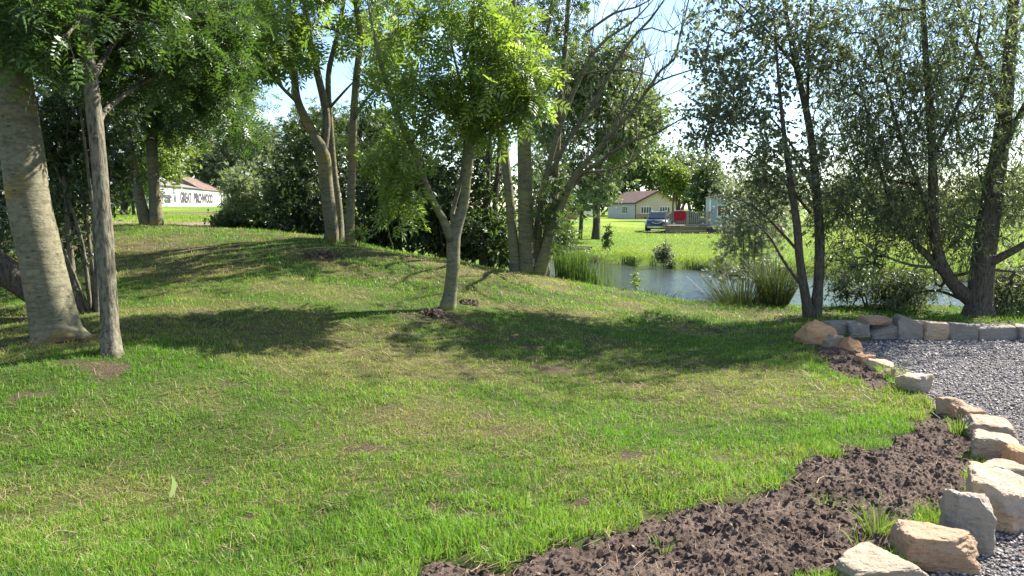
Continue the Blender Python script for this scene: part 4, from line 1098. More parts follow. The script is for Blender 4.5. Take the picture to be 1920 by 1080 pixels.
m6 = A([(1200, 57, 5), (1222, 52, 4), (1246, 60, 4), (1262, 55, 3), (1275, 45, 2)], 13.3, 13.0)
n6 = A([(1170, 102, 5), (1190, 112, 4), (1212, 108, 3), (1224, 100, 2)], 13.5, 13.3)
o6 = A([(1082, 330, 10), (1110, 322, 8), (1150, 318, 6), (1190, 300, 4), (1215, 282, 2)], 13.6, 13.2)
p6 = A([(1005, 220, 14), (1012, 120, 12), (1030, 40, 10), (1040, -60, 6)], 14.2, 14.8)
q6 = A([(1130, 270, 8), (1170, 200, 6), (1200, 150, 5), (1212, 90, 3)], 13.4, 13.8)
tg = sample_blobs(blobs_px([(960, 10, 14.0, 110, 90, 1.5, 1.3), (1060, 20, 14.3, 70, 80, 1.2, .5), (1035, 420, 13.7, 35, 75, .4, .55), (1060, 330, 14, 40, 60, .5, .3), (940, 120, 14.6, 60, 110, .8, .6), (1010, 150, 14.6, 50, 120, .8, .5), (1000, -140, 14.3, 200, 110, 1.8, .6)]), 210, 43, 0.42, 1.2)
L6 = [a6, b6, c6, d6, f6, e6, g6, h6, i6, j6, k6, m6, n6, o6, p6, q6]
tree('many_stemmed_willow', 'grey many-stemmed tree at the pond edge with bare boughs spreading right', 'tree', gbase(992, 508, D6), [(*x, .55) for x in L6], B_GREEN, L_MID, tg,
     dict(tmpl=T_SPRIG, size=0.11, nt=4, L=0.4, nl=5, hang=0.25), growkw=dict(tip=0.004, seg=0.4, maxr=0.025), trunks=5, sides=14, bark_limb=bark_mat('bark_bough', (0.13, 0.12, 0.085), (0.19, 0.175, 0.125), (0.04, 0.036, 0.03)),
     extra=[shoots(x, n, 400 + i, 0.45, 0.006, 0.7) for i, (x, n) in enumerate([(c6, 16), (d6, 34), (e6, 22), (f6, 24), (g6, 30), (h6, 9), (i6, 14), (j6, 14), (m6, 8), (n6, 6), (o6, 14), (p6, 14), (q6, 18)])] + [shoots(d6, 30, 480, 1.0, 0.008, 0.7, 0.02), shoots(c6, 26, 481, 1.3, 0.008, 1.0, 0.02), shoots(f6, 20, 482, 1.2, 0.008, 1.0, 0.02)])

# --- dark hedge of shrubs and small trees behind the mound
HK = dict(tmpl=T_OVAL, size=0.10, nt=5, L=0.42, nl=8, hang=0.12)
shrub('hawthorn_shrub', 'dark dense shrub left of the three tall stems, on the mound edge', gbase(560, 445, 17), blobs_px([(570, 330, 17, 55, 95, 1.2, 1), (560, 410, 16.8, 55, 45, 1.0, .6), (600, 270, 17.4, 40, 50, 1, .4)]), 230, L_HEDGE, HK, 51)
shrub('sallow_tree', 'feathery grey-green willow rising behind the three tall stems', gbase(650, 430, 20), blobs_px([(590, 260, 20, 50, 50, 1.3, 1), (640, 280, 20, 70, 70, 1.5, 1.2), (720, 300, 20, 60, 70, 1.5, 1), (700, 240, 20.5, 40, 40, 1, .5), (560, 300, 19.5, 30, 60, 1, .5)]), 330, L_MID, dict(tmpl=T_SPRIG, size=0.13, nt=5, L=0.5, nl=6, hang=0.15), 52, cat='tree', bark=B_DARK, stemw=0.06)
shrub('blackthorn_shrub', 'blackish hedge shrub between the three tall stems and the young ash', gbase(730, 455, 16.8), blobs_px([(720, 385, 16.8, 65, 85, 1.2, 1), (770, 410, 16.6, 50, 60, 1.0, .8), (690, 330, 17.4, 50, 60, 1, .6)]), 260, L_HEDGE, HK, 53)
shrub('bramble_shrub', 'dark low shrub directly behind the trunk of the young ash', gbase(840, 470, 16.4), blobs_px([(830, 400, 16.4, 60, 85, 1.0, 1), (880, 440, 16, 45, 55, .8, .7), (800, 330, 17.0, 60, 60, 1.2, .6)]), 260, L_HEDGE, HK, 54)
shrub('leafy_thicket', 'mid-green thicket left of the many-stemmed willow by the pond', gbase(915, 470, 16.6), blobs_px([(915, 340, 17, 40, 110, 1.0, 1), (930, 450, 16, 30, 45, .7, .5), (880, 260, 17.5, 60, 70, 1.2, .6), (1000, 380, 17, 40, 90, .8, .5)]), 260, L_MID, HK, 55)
UK = dict(tmpl=T_OVAL, size=0.11, nt=5, L=0.4, nl=8, hang=0.1)
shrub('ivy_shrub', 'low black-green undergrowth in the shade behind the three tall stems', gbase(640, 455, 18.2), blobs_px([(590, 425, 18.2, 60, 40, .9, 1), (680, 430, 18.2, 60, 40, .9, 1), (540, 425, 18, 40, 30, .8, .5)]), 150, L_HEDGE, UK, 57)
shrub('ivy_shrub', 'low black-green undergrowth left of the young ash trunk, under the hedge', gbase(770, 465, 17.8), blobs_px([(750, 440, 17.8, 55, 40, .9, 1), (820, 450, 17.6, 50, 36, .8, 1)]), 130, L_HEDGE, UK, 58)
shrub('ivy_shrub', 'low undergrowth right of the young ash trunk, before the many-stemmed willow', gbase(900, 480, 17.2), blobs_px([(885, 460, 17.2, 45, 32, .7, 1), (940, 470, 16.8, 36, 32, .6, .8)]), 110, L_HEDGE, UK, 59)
# two dark bare trunks inside the thicket
WS = 0.9
for i, (px, w, lab) in enumerate([(908, 16, 'left of two dark bare trunks in the shade behind the young ash'), (926, 13, 'right of two dark bare trunks in the shade behind the young ash')]):
    p, r = from_ground([(px - 6, 470, w), (px, 420, w * .9), (px + 5, 350, w * .8), (px + 12, 250, w * .5), (px + 20, 160, w * .25)], 16.0, 16.6)
    root = thing('bare_tree', lab, 'tree', gbase(px - 6, 470, 16.0)); g = Geo(); g.tube(p, r, 10, wob=.08, seed=i + 2); part('trunk', g, B_DARK, root, True, True)
    part('branchwork', shoots((p, r), 18, 600 + i, 0.9, 0.012, 0.5), B_DARK, root, True, True, 'stuff')

# --- left distance
shrub('lime_hedge_tree', 'sunlit yellow-green tree seen behind the twin pale stems', gbase(250, 400, 36), blobs_px([(240, 325, 36, 50, 60, 2, 1), (300, 290, 36, 40, 42, 2, .8), (190, 340, 36, 50, 55, 2, .8), (330, 270, 37, 25, 25, 1.5, .3)]), 260, L_LIME, dict(tmpl=T_OVAL, size=0.24, nt=5, L=0.9, nl=7, hang=0.1), 61, cat='tree', stemw=0.08)
shrub('far_grey_willow', 'tall grey-green willow beyond the end of the white building', gbase(440, 385, 128), blobs_px([(420, 290, 128, 60, 60, 6, 1.2), (490, 280, 128, 28, 48, 5, .8), (385, 315, 128, 28, 28, 5, .5), (455, 335, 128, 65, 45, 6, 1)]), 360, L_GREY, dict(tmpl=T_OVAL, size=0.75, nt=5, L=3.0, nl=8, hang=0.1), 62, cat='tree', stemw=0.2, freq=0.35, gap=0.44)
shrub('sallow_shrub', 'feathery sunlit sallow bush right of the white building', gbase(480, 430, 22), blobs_px([(485, 355, 22, 48, 50, 1.3, 1.1), (505, 400, 21.5, 42, 32, 1.0, .7), (450, 395, 22, 22, 22, .6, .3), (545, 345, 21, 36, 65, 1.1, .8)]), 300, L_WILLOW, dict(tmpl=T_SPRIG, size=0.14, nt=5, L=0.5, nl=6, hang=0.1), 63)
shrub('low_bush', 'low rounded green bush on the far side of the mound crest', gbase(450, 434, 18.5), blobs_px([(430, 422, 18.5, 35, 20, .5, 1), (480, 422, 18.5, 40, 18, .5, 1)]), 130, L_MID, dict(tmpl=T_OVAL, size=0.09, nt=5, L=0.25, nl=7, hang=0.0), 64)

# --- right distance
shrub('big_far_willow', 'big rounded willow across the pond behind the bare boughs', gbase(1120, 412, 46), blobs_px([(1130, 200, 46, 90, 110, 4, 1.6), (1080, 130, 46, 60, 90, 3.5, .9), (1180, 230, 46, 70, 75, 3.5, 1.1), (1090, 330, 45, 70, 55, 3.5, 1), (1150, 110, 46, 40, 60, 3, .5), (1230, 215, 46, 30, 35, 2.5, .3), (1040, 260, 46, 60, 120, 3, .8), (1140, 340, 46, 30, 35, 2.5, .4)]), 620, L_WILLOW, dict(tmpl=T_OVAL, size=0.30, nt=5, L=1.1, nl=8, hang=0.35), 65, cat='tree', stemw=0.14, freq=0.4, bark=B_DARK, gap=0.43)
shrub('far_dark_tree', 'dark rounded tree left of the red-roofed house', gbase(1160, 402, 142), blobs_px([(1100, 365, 142, 45, 28, 4, .8), (1150, 335, 142, 50, 45, 5, 1), (1200, 310, 145, 60, 55, 5, 1.2)]), 230, L_MID, dict(tmpl=T_OVAL, size=0.75, nt=5, L=2.8, nl=8, hang=0.1), 66, cat='tree', stemw=0.25, freq=0.25)
shrub('far_grey_tree', 'pale grey-green treetop behind the red-roofed house', gbase(1270, 400, 150), blobs_px([(1240, 315, 150, 50, 55, 6, 1), (1290, 330, 150, 60, 50, 6, 1), (1330, 350, 150, 40, 35, 5, .7)]), 230, L_GREY, dict(tmpl=T_OVAL, size=0.8, nt=5, L=3.0, nl=8, hang=0.1), 67, cat='tree', stemw=0.35, freq=0.2)
shrub('lime_green_tree', 'small lime-green tree standing in front of the red-roofed house', gbase(1262, 414, 100), blobs_px([(1266, 335, 100, 34, 26, 2.4, 1), (1290, 350, 100, 24, 26, 2, .6), (1250, 322, 100, 25, 14, 2, .4)]), 190, L_LIME, dict(tmpl=T_OVAL, size=0.42, nt=5, L=1.2, nl=7, hang=0.1), 68, cat='tree', stemw=0.13, freq=0.4, bark=B_DARK)
shrub('dark_garden_tree', 'dark leafy tree right of the lime-green tree beside the caravan', gbase(1325, 420, 84), blobs_px([(1325, 355, 84, 28, 45, 2, 1), (1345, 390, 84, 25, 25, 2, .5)]), 120, L_HEDGE, dict(tmpl=T_OVAL, size=0.36, nt=5, L=1.1, nl=8, hang=0.1), 69, cat='tree', stemw=0.12, freq=0.4)

for sd_, px, d, ry, lab in ((91, 1455, 78, 48, 'far tree added against white sky behind the aspen crown left of its stems'), (92, 1585, 84, 40, 'far tree added against white sky between the aspen and the great willow'), (93, 1690, 76, 52, 'far tree added against white sky left of the leaning willow limb'), (94, 1800, 82, 44, 'far tree added against white sky between the two great willow stems'), (95, 1905, 78, 56, 'far tree added against white sky at the right edge behind the great willow trunk')):  # far trees added to cover the white sky low on the right
    shrub('added_field_tree', lab, gbase(px, 412, d), blobs_px([(px, 372, d, 62, ry * .75, 3, 1), (px + 22, 350, d, 38, ry * .6, 2.5, .7), (px - 30, 385, d, 40, 24, 2.5, .5)]), 110, L_GREY, dict(tmpl=T_OVAL, size=0.42, nt=5, L=1.5, nl=7, hang=0.1), sd_, cat='tree', stemw=0.12, freq=0.4, group='trees added along the far side of the field to cut the white sky')
# --- right: aspen with two stems
WS = 0.62
D7 = 11.4
a7 = from_ground([(1520, 602, 44), (1512, 560, 30), (1500, 490, 25), (1494, 420, 24), (1482, 340, 19), (1470, 250, 14), (1460, 150, 9), (1452, 40, 5)], D7, 11.0)
b7 = from_ground([(1526, 602, 46), (1534, 540, 31), (1537, 450, 29), (1530, 350, 26), (1518, 240, 22), (1494, 130, 17), (1478, 50, 13), (1462, -60, 9), (1450, -220, 4)], D7, 11.8)
c7 = limb_px([(1514, 220, 10), (1516, 120, 8), (1520, 20, 6), (1526, -100, 3)], 11.6, 11.4)
d7 = limb_px([(1532, 370, 11), (1500, 300, 8), (1462, 240, 6), (1430, 210, 4), (1380, 190, 2)], 11.6, 11.0)
e7 = limb_px([(1520, 400, 9), (1460, 330, 7), (1410, 290, 5), (1340, 250, 3), (1290, 240, 2)], 11.6, 11.0)
f7 = limb_px([(1494, 130, 9), (1440, 60, 7), (1390, 10, 5), (1340, -30, 3)], 11.7, 11.0)
g7 = limb_px([(1496, 470, 10), (1450, 420, 8), (1410, 385, 6), (1370, 370, 3)], 11.3, 12.0)
h7 = limb_px([(1506, 540, 12), (1470, 490, 9), (1440, 440, 7), (1405, 410, 4)], 11.4, 12.2)
tg = sample_blobs(blobs_px([(1430, 120, 11.4, 125, 130, 1.0, 2.2), (1370, 50, 11.3, 90, 80, .8, 1.1), (1360, 180, 11.2, 60, 50, .7, .8), (1400, 260, 11.2, 90, 60, .8, 1.2), (1335, 240, 11.1, 60, 45, .5, .5), (1510, 60, 11.6, 70, 120, .9, 1.4), (1480, 300, 11.4, 70, 80, .8, 1.0), (1450, -120, 11.6, 170, 120, 1.4, .9), (1430, 370, 11.6, 70, 50, .7, .8), (1330, 90, 11.2, 30, 30, .4, .15)]), 1050, 71, 0.42, 2.2, 0.36)
tree('aspen_tree', 'two-stemmed aspen with small fluttering leaves beside the sedge tussock', 'tree', gbase(1522, 600, D7), [(*a7, .3), (*b7, .3), (*c7, .2), (*d7, .2), (*e7, .2), (*f7, .2), (*g7, .2), (*h7, .2)], B_DARK, L_GREY, tg,
     dict(tmpl=T_ROUND, size=0.054, nt=3, L=0.26, nl=5, hang=0.15), growkw=dict(tip=0.0028, seg=0.3, maxr=0.02), trunks=2)

# --- right: great willow by the stone wall
WS = 0.55
a9 = from_ground([(1832, 622, 120), (1836, 580, 82), (1842, 510, 78), (1850, 440, 74), (1862, 360, 66), (1876, 270, 54), (1888, 170, 44), (1896, 60, 36), (1905, -80, 26), (1915, -280, 12)], 11.3, 11.6)
b9 = limb_px([(1826, 565, 56), (1800, 545, 46), (1770, 505, 40), (1754, 450, 35), (1750, 380, 33), (1748, 290, 29), (1742, 190, 24), (1735, 90, 19), (1728, -30, 18), (1720, -200, 8)], 11.4, 11.0)
c9 = limb_px([(1766, 510, 26), (1735, 475, 22), (1700, 440, 20), (1682, 410, 17), (1664, 360, 14), (1645, 300, 11), (1630, 230, 8), (1610, 150, 5)], 11.3, 11.6)
d9 = limb_px([(1850, 495, 34), (1885, 478, 27), (1930, 452, 22), (2000, 400, 15), (2080, 330, 8)], 11.3, 10.8)
e9 = limb_px([(1876, 290, 26), (1915, 210, 20), (1960, 130, 14), (2010, 30, 8)], 11.4, 11.2)
f9 = limb_px([(1750, 420, 18), (1720, 340, 14), (1690, 260, 11), (1665, 170, 8), (1640, 60, 5)], 11.2, 11.0)
g9 = limb_px([(1746, 300, 16), (1790, 210, 13), (1825, 120, 10), (1840, 20, 7)], 11.1, 11.4)
h9 = limb_px([(1880, 220, 20), (1850, 130, 15), (1810, 50, 11), (1780, -60, 7)], 11.5, 11.9)
i9 = limb_px([(1772, 500, 14), (1730, 500, 10), (1690, 492, 8), (1640, 470, 6), (1600, 440, 3)], 11.3, 11.0)
j9 = limb_px([(1800, 560, 12), (1760, 545, 10), (1720, 550, 8), (1680, 575, 4)], 11.5, 11.9)
k9 = limb_px([(1690, 430, 10), (1640, 380, 8), (1600, 310, 6), (1570, 230, 4)], 11.4, 11.8)
tg = sample_blobs(blobs_px([(1650, 100, 11.4, 125, 150, 1.2, 2.6), (1760, 110, 11.3, 120, 160, 1.2, 2.6), (1870, 90, 11.6, 100, 160, 1.2, 2.4), (1620, 270, 11.4, 80, 90, .9, 1.3), (1720, 270, 11.3, 90, 90, 1.0, 1.5), (1820, 280, 11.5, 60, 110, .9, 1.1), (1640, 400, 11.5, 90, 60, .7, 1.0), (1720, 420, 11.6, 70, 60, .7, .8), (1600, 480, 11.6, 60, 40, .5, .6), (1700, 540, 11.8, 70, 40, .4, .7), (1900, 380, 11.4, 50, 90, .8, .8), (1900, 540, 11.5, 45, 55, .5, .9), (1740, -130, 11.5, 240, 120, 1.6, .9), (1960, 300, 11, 60, 200, 1, .8), (1560, 360, 11.5, 50, 90, .6, .7), (1575, 150, 11.5, 50, 150, .7, .8), (1690, 350, 11.4, 150, 60, .8, .8), (1790, 430, 11.6, 60, 90, .6, .6)]), 3000, 73, 0.37, 2.4, 0.40)
tree('great_willow', 'large dark backlit willow with a leaning limb behind the stone wall', 'tree', gbase(1832, 620, 11.3), [(*x, .25) for x in (a9, b9, c9, d9, e9, f9, g9, h9, i9, j9, k9)], B_DARK, L_WILLOW, tg,
     dict(tmpl=T_LANCE, size=0.095, nt=3, L=0.34, nl=6, hang=0.45, outward=0.9), growkw=dict(tip=0.0030, seg=0.3, maxr=0.03), sides=16)

# --- shrubs at the water's edge on the right
WK = dict(tmpl=T_LANCE, size=0.085, nt=6, L=0.32, nl=8, hang=0.15)
shrub('dark_waterside_bush', 'dark bush at the water between the aspen and the great willow', gbase(1615, 605, 12.2), blobs_px([(1620, 545, 12.2, 50, 48, .5, 1), (1680, 560, 12.2, 45, 40, .4, .7)]), 110, L_HEDGE, WK, 81, stemw=0.02)
shrub('pale_waterside_willow', 'pale bushy willow left of the aspen on the far side of the tussock', gbase(1400, 560, 19.5), blobs_px([(1400, 350, 19.5, 55, 60, 1.0, 1), (1390, 430, 19.5, 45, 60, .8, 1), (1440, 400, 19.5, 45, 70, .9, .8), (1370, 500, 20, 40, 30, .5, .4), (1430, 490, 19.5, 40, 40, .6, .4)]), 330, L_GREY, dict(tmpl=T_SPRIG, size=0.10, nt=4, L=0.40, nl=4, hang=0.2), 82, stemw=0.022, freq=1.8, shell=0.38)
shrub('small_willow_bush', 'small lone dark bush on the far bank of the pond', gbase(1243, 500, 27.5), blobs_px([(1245, 480, 27.5, 16, 22, .3, 1)]), 50, L_GREY, dict(tmpl=T_OVAL, size=0.10, nt=5, L=0.25, nl=6, hang=0.0), 83, stemw=0.012)
shrub('field_sapling', 'thin upright sapling in the rough grass across the pond', gbase(1138, 465, 34), blobs_px([(1138, 440, 34, 7, 18, .12, 1), (1137, 458, 34, 10, 6, .15, .4)]), 34, L_MID, dict(tmpl=T_OVAL, size=0.12, nt=4, L=0.18, nl=5, hang=0.0), 84, cat='sapling', stems=2, stemw=0.012)
shrub('reed_sapling', 'small pale sapling among the near reeds', gbase(1196, 556, 13.6), blobs_px([(1194, 528, 13.6, 9, 20, .08, 1)]), 16, L_BRIGHT, dict(tmpl=T_OVAL, size=0.05, nt=3, L=0.08, nl=4, hang=0.0), 85, cat='sapling', stems=2, stemw=0.005, growkw=dict(tip=0.002, seg=0.1), gap=0.0)
shrub('nettle_clump', 'leafy clump on the bank at the right foot of the many-stemmed willow', gbase(1058, 500, 15), blobs_px([(1055, 440, 15, 18, 50, .3, 1), (1060, 380, 15.2, 20, 40, .3, .6)]), 70, L_MID, dict(tmpl=T_OVAL, size=0.07, nt=4, L=0.22, nl=6, hang=0.05), 86, cat='plant', stemw=0.01)
shrub('right_edge_bush', 'light green bush at the right edge beyond the stone wall', gbase(1925, 612, 12), blobs_px([(1900, 560, 12, 35, 45, .4, 1), (1960, 540, 12, 60, 70, .5, 1)]), 110, L_MID, WK, 87, stemw=0.02)
# --- driftwood on the far bank
lp = P(1072, 482, 33.5)
for i, (dx, dy, L, a, r, lab) in enumerate([(0, 0, 1.6, .15, .07, 'longest brown log of the wood heap on the far bank'), (.3, .3, 1.2, -.3, .05, 'thin log lying across the wood heap on the far bank'), (-.5, .2, .9, .5, .06, 'short log at the left end of the wood heap on the far bank')]):
    g = Geo(); d3 = np.array([math.cos(a), math.sin(a), .04]); g.tube([-d3 * L / 2, d3 * L * .1 + np.array([0, .03, .03]), d3 * L / 2], [r, r * .9, r * .7], 8, wob=.1, seed=i)
    ob = link('log', g.mesh('log', smooth=True), B_DARK, loc=(lp[0] + dx, lp[1] + dy, gz(lp[0] + dx, lp[1] + dy) + .08 + .08 * i)); tag(ob, lab, 'log', 'driftwood logs on the far bank')

# ------------------------------------------------------------------ distant wood along the horizon
rg = np.random.default_rng(9); n = 1500; px = rg.uniform(-900, 2900, n); d = rg.uniform(190, 260, n); hh = 5 + 5 * fbm2(px * .006, px * 0, 3, 97)
c = np.stack([(px - 960) / F * d, d, ground((px - 960) / F * d, d, False) + hh * rg.random(n) ** .8], 1)
g = leaves(c, unit(rg.normal(size=(n, 3)) + np.array([0, 0, .5])), 98, T_OVAL, 1.3, nt=2, L=2.2, nl=5, hang=0)
ob = link('distant_wood', g.mesh('distant_wood'), L_HEDGE); tag(ob, 'far-off line of trees along the horizon', 'wood', kind='stuff')

# ------------------------------------------------------------------ edging stones
def rock_geo(w, d, h, seed, n=20, jit=0.16, cuts=3, rough=0.035, slope=None):
    rg = np.random.default_rng(seed); u = np.linspace(-1, 1, n); A, B = np.meshgrid(u, u); a, b = A.ravel(), B.ravel(); o = np.ones_like(a)
    V = []; Q = []; I = (np.arange(n - 1)[:, None] * n + np.arange(n - 1)[None, :]).ravel(); q = np.stack([I, I + 1, I + 1 + n, I + n], 1)
    for k, f in enumerate([(a, b, o), (b, a, -o), (o, a, b), (-o, b, a), (b, o, a), (a, -o, b)]):
        V.append(np.stack(f, 1)); Q.append(q + k * n * n)
    V = np.concatenate(V); Q = np.concatenate(Q)
    key = np.round(V * 1000).astype(int); _, idx, inv = np.unique(key, axis=0, return_index=True, return_inverse=True)
    inv = np.asarray(inv).ravel(); V = V[idx]; Q = inv[Q]
    V = V / (np.sum(np.abs(V) ** 11, 1, keepdims=True) ** (1 / 11.0))
    C = rg.uniform(-jit, jit, (2, 2, 2, 3))
    t = (V + 1) / 2; off = 0
    for i in (0, 1):
        for j in (0, 1):
            for k in (0, 1):
                wt = (t[:, 0] if i else 1 - t[:, 0]) * (t[:, 1] if j else 1 - t[:, 1]) * (t[:, 2] if k else 1 - t[:, 2]); off = off + wt[:, None] * C[i, j, k]
    V = V + off
    if slope: V[:, 2] += np.where(V[:, 2] > 0, 1, 0) * (V[:, 0] * slope[0] + V[:, 1] * slope[1])
    for _ in range(cuts):
        nrm = unit(rg.normal(size=3) * np.array([1, 1, 0.7]) + np.array([0, 0, 0.3])); dd = rg.uniform(0.85, 1.15)
        s = V @ nrm - dd; V = V - np.maximum(s, 0)[:, None] * nrm
    pp = V * 1.4 + seed * 7.7
    nz = fbm3(pp * 1.6, 5, seed, 0.6) - 0.5; st_ = fbm3(pp * np.array([1.2, 1.2, 7]), 4, seed + 50, 0.6) - 0.5
    V = V * (1 + rough * 3.2 * nz + rough * 1.9 * st_)[:, None]
    g = Geo(); g.add(V * np.array([w, d, h]) / 2, Q); return g
def stone_mat(name, a, b, stain, stain_pos=0.55, dirt=(0.10, 0.07, 0.05)):
    M = Mat(name); oi = M.node('ObjectInfo'); o = M.coord()
    ad = M.node('VectorMath'); ad.operation = 'ADD'; M.l.new(o, ad.inputs[0])
    sc = M.node('VectorMath'); sc.operation = 'SCALE'; M.l.new(oi.outputs['Location'], sc.inputs[0]); sc.inputs['Scale'].default_value = 7.0
    M.l.new(sc.outputs[0], ad.inputs[1]); v = ad.outputs[0]
    c = M.mix(M.noise(5, 6, 0.65, v, 0.6), a, b)
    c = M.mix(M.ramp(M.noise(3.5, 5, 0.7, v, 1.0), [(stain_pos, 0.0), (stain_pos + 0.18, 0.8)]), c, stain)
    c = M.mix(M.ramp(M.noise(40, 4, 0.7, v), [(0.56, 0.0), (0.72, 0.55)]), c, dirt)
    hb = M.math('ADD', M.noise(22, 7, 0.7, v), M.math('MULTIPLY', M.noise(90, 3, 0.6, v), 0.3))
    return M.done(M.pbr(c, 0.88, 0.2, M.bump(hb, 0.75, 0.02)))
S_TAN = stone_mat('stone_tan', (0.28, 0.185, 0.115), (0.37, 0.265, 0.175), (0.22, 0.115, 0.06))
S_PALE = stone_mat('stone_pale', (0.27, 0.215, 0.155), (0.36, 0.29, 0.215), (0.25, 0.155, 0.09), 0.50)
S_GREY = stone_mat('stone_grey', (0.19, 0.17, 0.148), (0.27, 0.24, 0.205), (0.25, 0.165, 0.11), 0.54)
S_ORANGE = stone_mat('stone_orange', (0.40, 0.22, 0.11), (0.48, 0.30, 0.17), (0.30, 0.15, 0.08))
S_MIX = stone_mat('stone_grey_tan', (0.25, 0.215, 0.175), (0.34, 0.295, 0.24), (0.17, 0.15, 0.135), 0.5)
S_BROWN = stone_mat('stone_brown', (0.38, 0.26, 0.16), (0.48, 0.36, 0.25), (0.30, 0.27, 0.24), 0.5)
# photo box x0, x1, y top, y base; depth of front; thickness; material; label; lift of base; rotation; slope of the top
ROCKS = [
 (1556, 1598, 603, 634, 9.75, .30, S_GREY, 'small grey wall stone tucked behind the long rust-orange boulder', 0, 0.1, None),
 (1595, 1635, 604, 638, 9.65, .30, S_GREY, 'squarish grey wall stone at the left end of the gravel', 0, -.05, None),
 (1634, 1690, 607, 640, 9.65, .32, S_GREY, 'grey wall stone carrying a flat tan cap slab', 0, .04, None),
 (1688, 1732, 597, 641, 9.6, .32, S_GREY, 'tall grey wall stone with a peaked top, right of the capped stone', 0, -.12, (-.35, 0)),
 (1733, 1781, 604, 643, 9.6, .32, S_BROWN, 'reddish-topped wall stone between the peaked stone and the rounded grey one', 0, .06, (-.12, 0)),
 (1783, 1833, 607, 645, 9.55, .32, S_GREY, 'rounded grey wall stone directly in front of the great willow trunk', 0, 0, None),
 (1836, 1912, 609, 645, 9.55, .34, S_GREY, 'long low grey wall stone right of the great willow trunk', 0, -.03, None),
 (1914, 1968, 609, 646, 9.5, .34, S_GREY, 'grey wall stone cut off by the right edge', 0, .1, None),
 (1504, 1572, 603, 642, 9.1, .26, S_ORANGE, 'long rust-orange boulder sloping down at the corner of the wall', 0, .25, (-.55, 0)),
 (1551, 1580, 626, 652, 8.75, .14, S_PALE, 'small pale grey stone below the long rust-orange boulder', 0, .3, None),
 (1577, 1618, 634, 670, 8.6, .20, S_ORANGE, 'orange stone with a sloping right side below the small pale grey one', 0, .4, (-.4, 0)),
 (1606, 1636, 664, 692, 8.0, .16, S_ORANGE, 'small orange stone half sunk in grass at the gravel edge', 0, .5, None),
 (1637, 1681, 676, 702, 7.65, .18, S_BROWN, 'grey-topped stone with a rusty right face at the gravel edge', 0, -.2, None),
 (1656, 1692, 692, 716, 7.3, .14, S_TAN, 'flat tan stone just below the grey-topped rusty one', 0, .5, (-.3, 0)),
 (1700, 1752, 702, 748, 6.75, .24, S_BROWN, 'upright brownish block halfway along the curved stone edging', 0, .3, None),
 (1768, 1824, 744, 792, 6.0, .18, S_TAN, 'tan slab tilted up to the left on the curved edging', 0, -.5, (-.4, 0)),
 (1815, 1858, 764, 800, 5.75, .18, S_TAN, 'short tan block touching the lower end of the tilted slab', 0, -.2, None),
 (1829, 1904, 783, 842, 5.4, .26, S_PALE, 'large pale cream boulder on the curved edging beside the gravel', 0, -.3, (-.15, .1)),
 (1850, 1930, 816, 874, 4.95, .26, S_PALE, 'pale grey boulder just below the large cream boulder', 0, -.35, (-.1, 0)),
 (1908, 1950, 842, 872, 4.75, .16, S_ORANGE, 'small orange stone at the right edge below the pale grey boulder', 0, .2, None),
 (1855, 1945, 868, 905, 4.55, .22, S_PALE, 'flat pale stone above the big brown boulder', 0, -.1, None),
 (1850, 1956, 896, 1016, 3.82, .34, S_BROWN, 'big rugged brown boulder standing on the gravel at the right edge', 0, -.45, (-.1, .1)),
 (1794, 1876, 924, 1046, 3.62, .20, S_MIX, 'grey upright slab leaning against the big brown boulder', 0, -.35, None),
 (1706, 1846, 990, 1100, 3.42, .26, S_TAN, 'flat-topped tan block at the front of the stone edging', 0, -.12, (.0, -.08)),
 (1588, 1746, 1040, 1140, 3.18, .26, S_PALE, 'pale cream boulder at the bottom edge left of the flat-topped block', 0, .12, (-.1, .12)),
]
for i, (xa, xb, yt, yb, d, th, m, lab, lift, rz, sl) in enumerate(ROCKS):
    wv = (xb - xa) * d / F * 0.98; pb = P((xa + xb) / 2, yb, d); top = P((xa + xb) / 2, yt, d + th * 0.45)
    zb = min(gz(pb[0], pb[1] + th / 2), pb[2]) - 0.06
    if d < 6.6: zb = -0.09
    if i < 8: zb = -0.10; wv *= 1.06
    hh = max(0.12, top[2] - zb)
    g = rock_geo(wv * 1.06, th * 1.05, hh, 40 + i, 32 if d < 6.5 else 16, 0.12 if i < 8 else 0.20, 2 if i < 8 else 5, 0.05 if i < 8 else 0.075, sl)
    ob = link('edging_stone', g.mesh('edging_stone'), m, loc=(pb[0], d + th / 2, zb + hh / 2)); ob.rotation_euler = (0, 0, rz)
    tag(ob, lab, 'stone', 'sandstone blocks edging the gravel drive')
pb = P(1648, 603, 9.7)
g = rock_geo(0.33, 0.3, 0.09, 99, 14, .2, 3, .04); ob = link('edging_stone', g.mesh('edging_stone'), S_TAN, loc=(pb[0], 9.8, pb[2] + .005)); tag(ob, 'flat tan slab lying on top of the grey stone wall', 'stone', 'sandstone blocks edging the gravel drive')

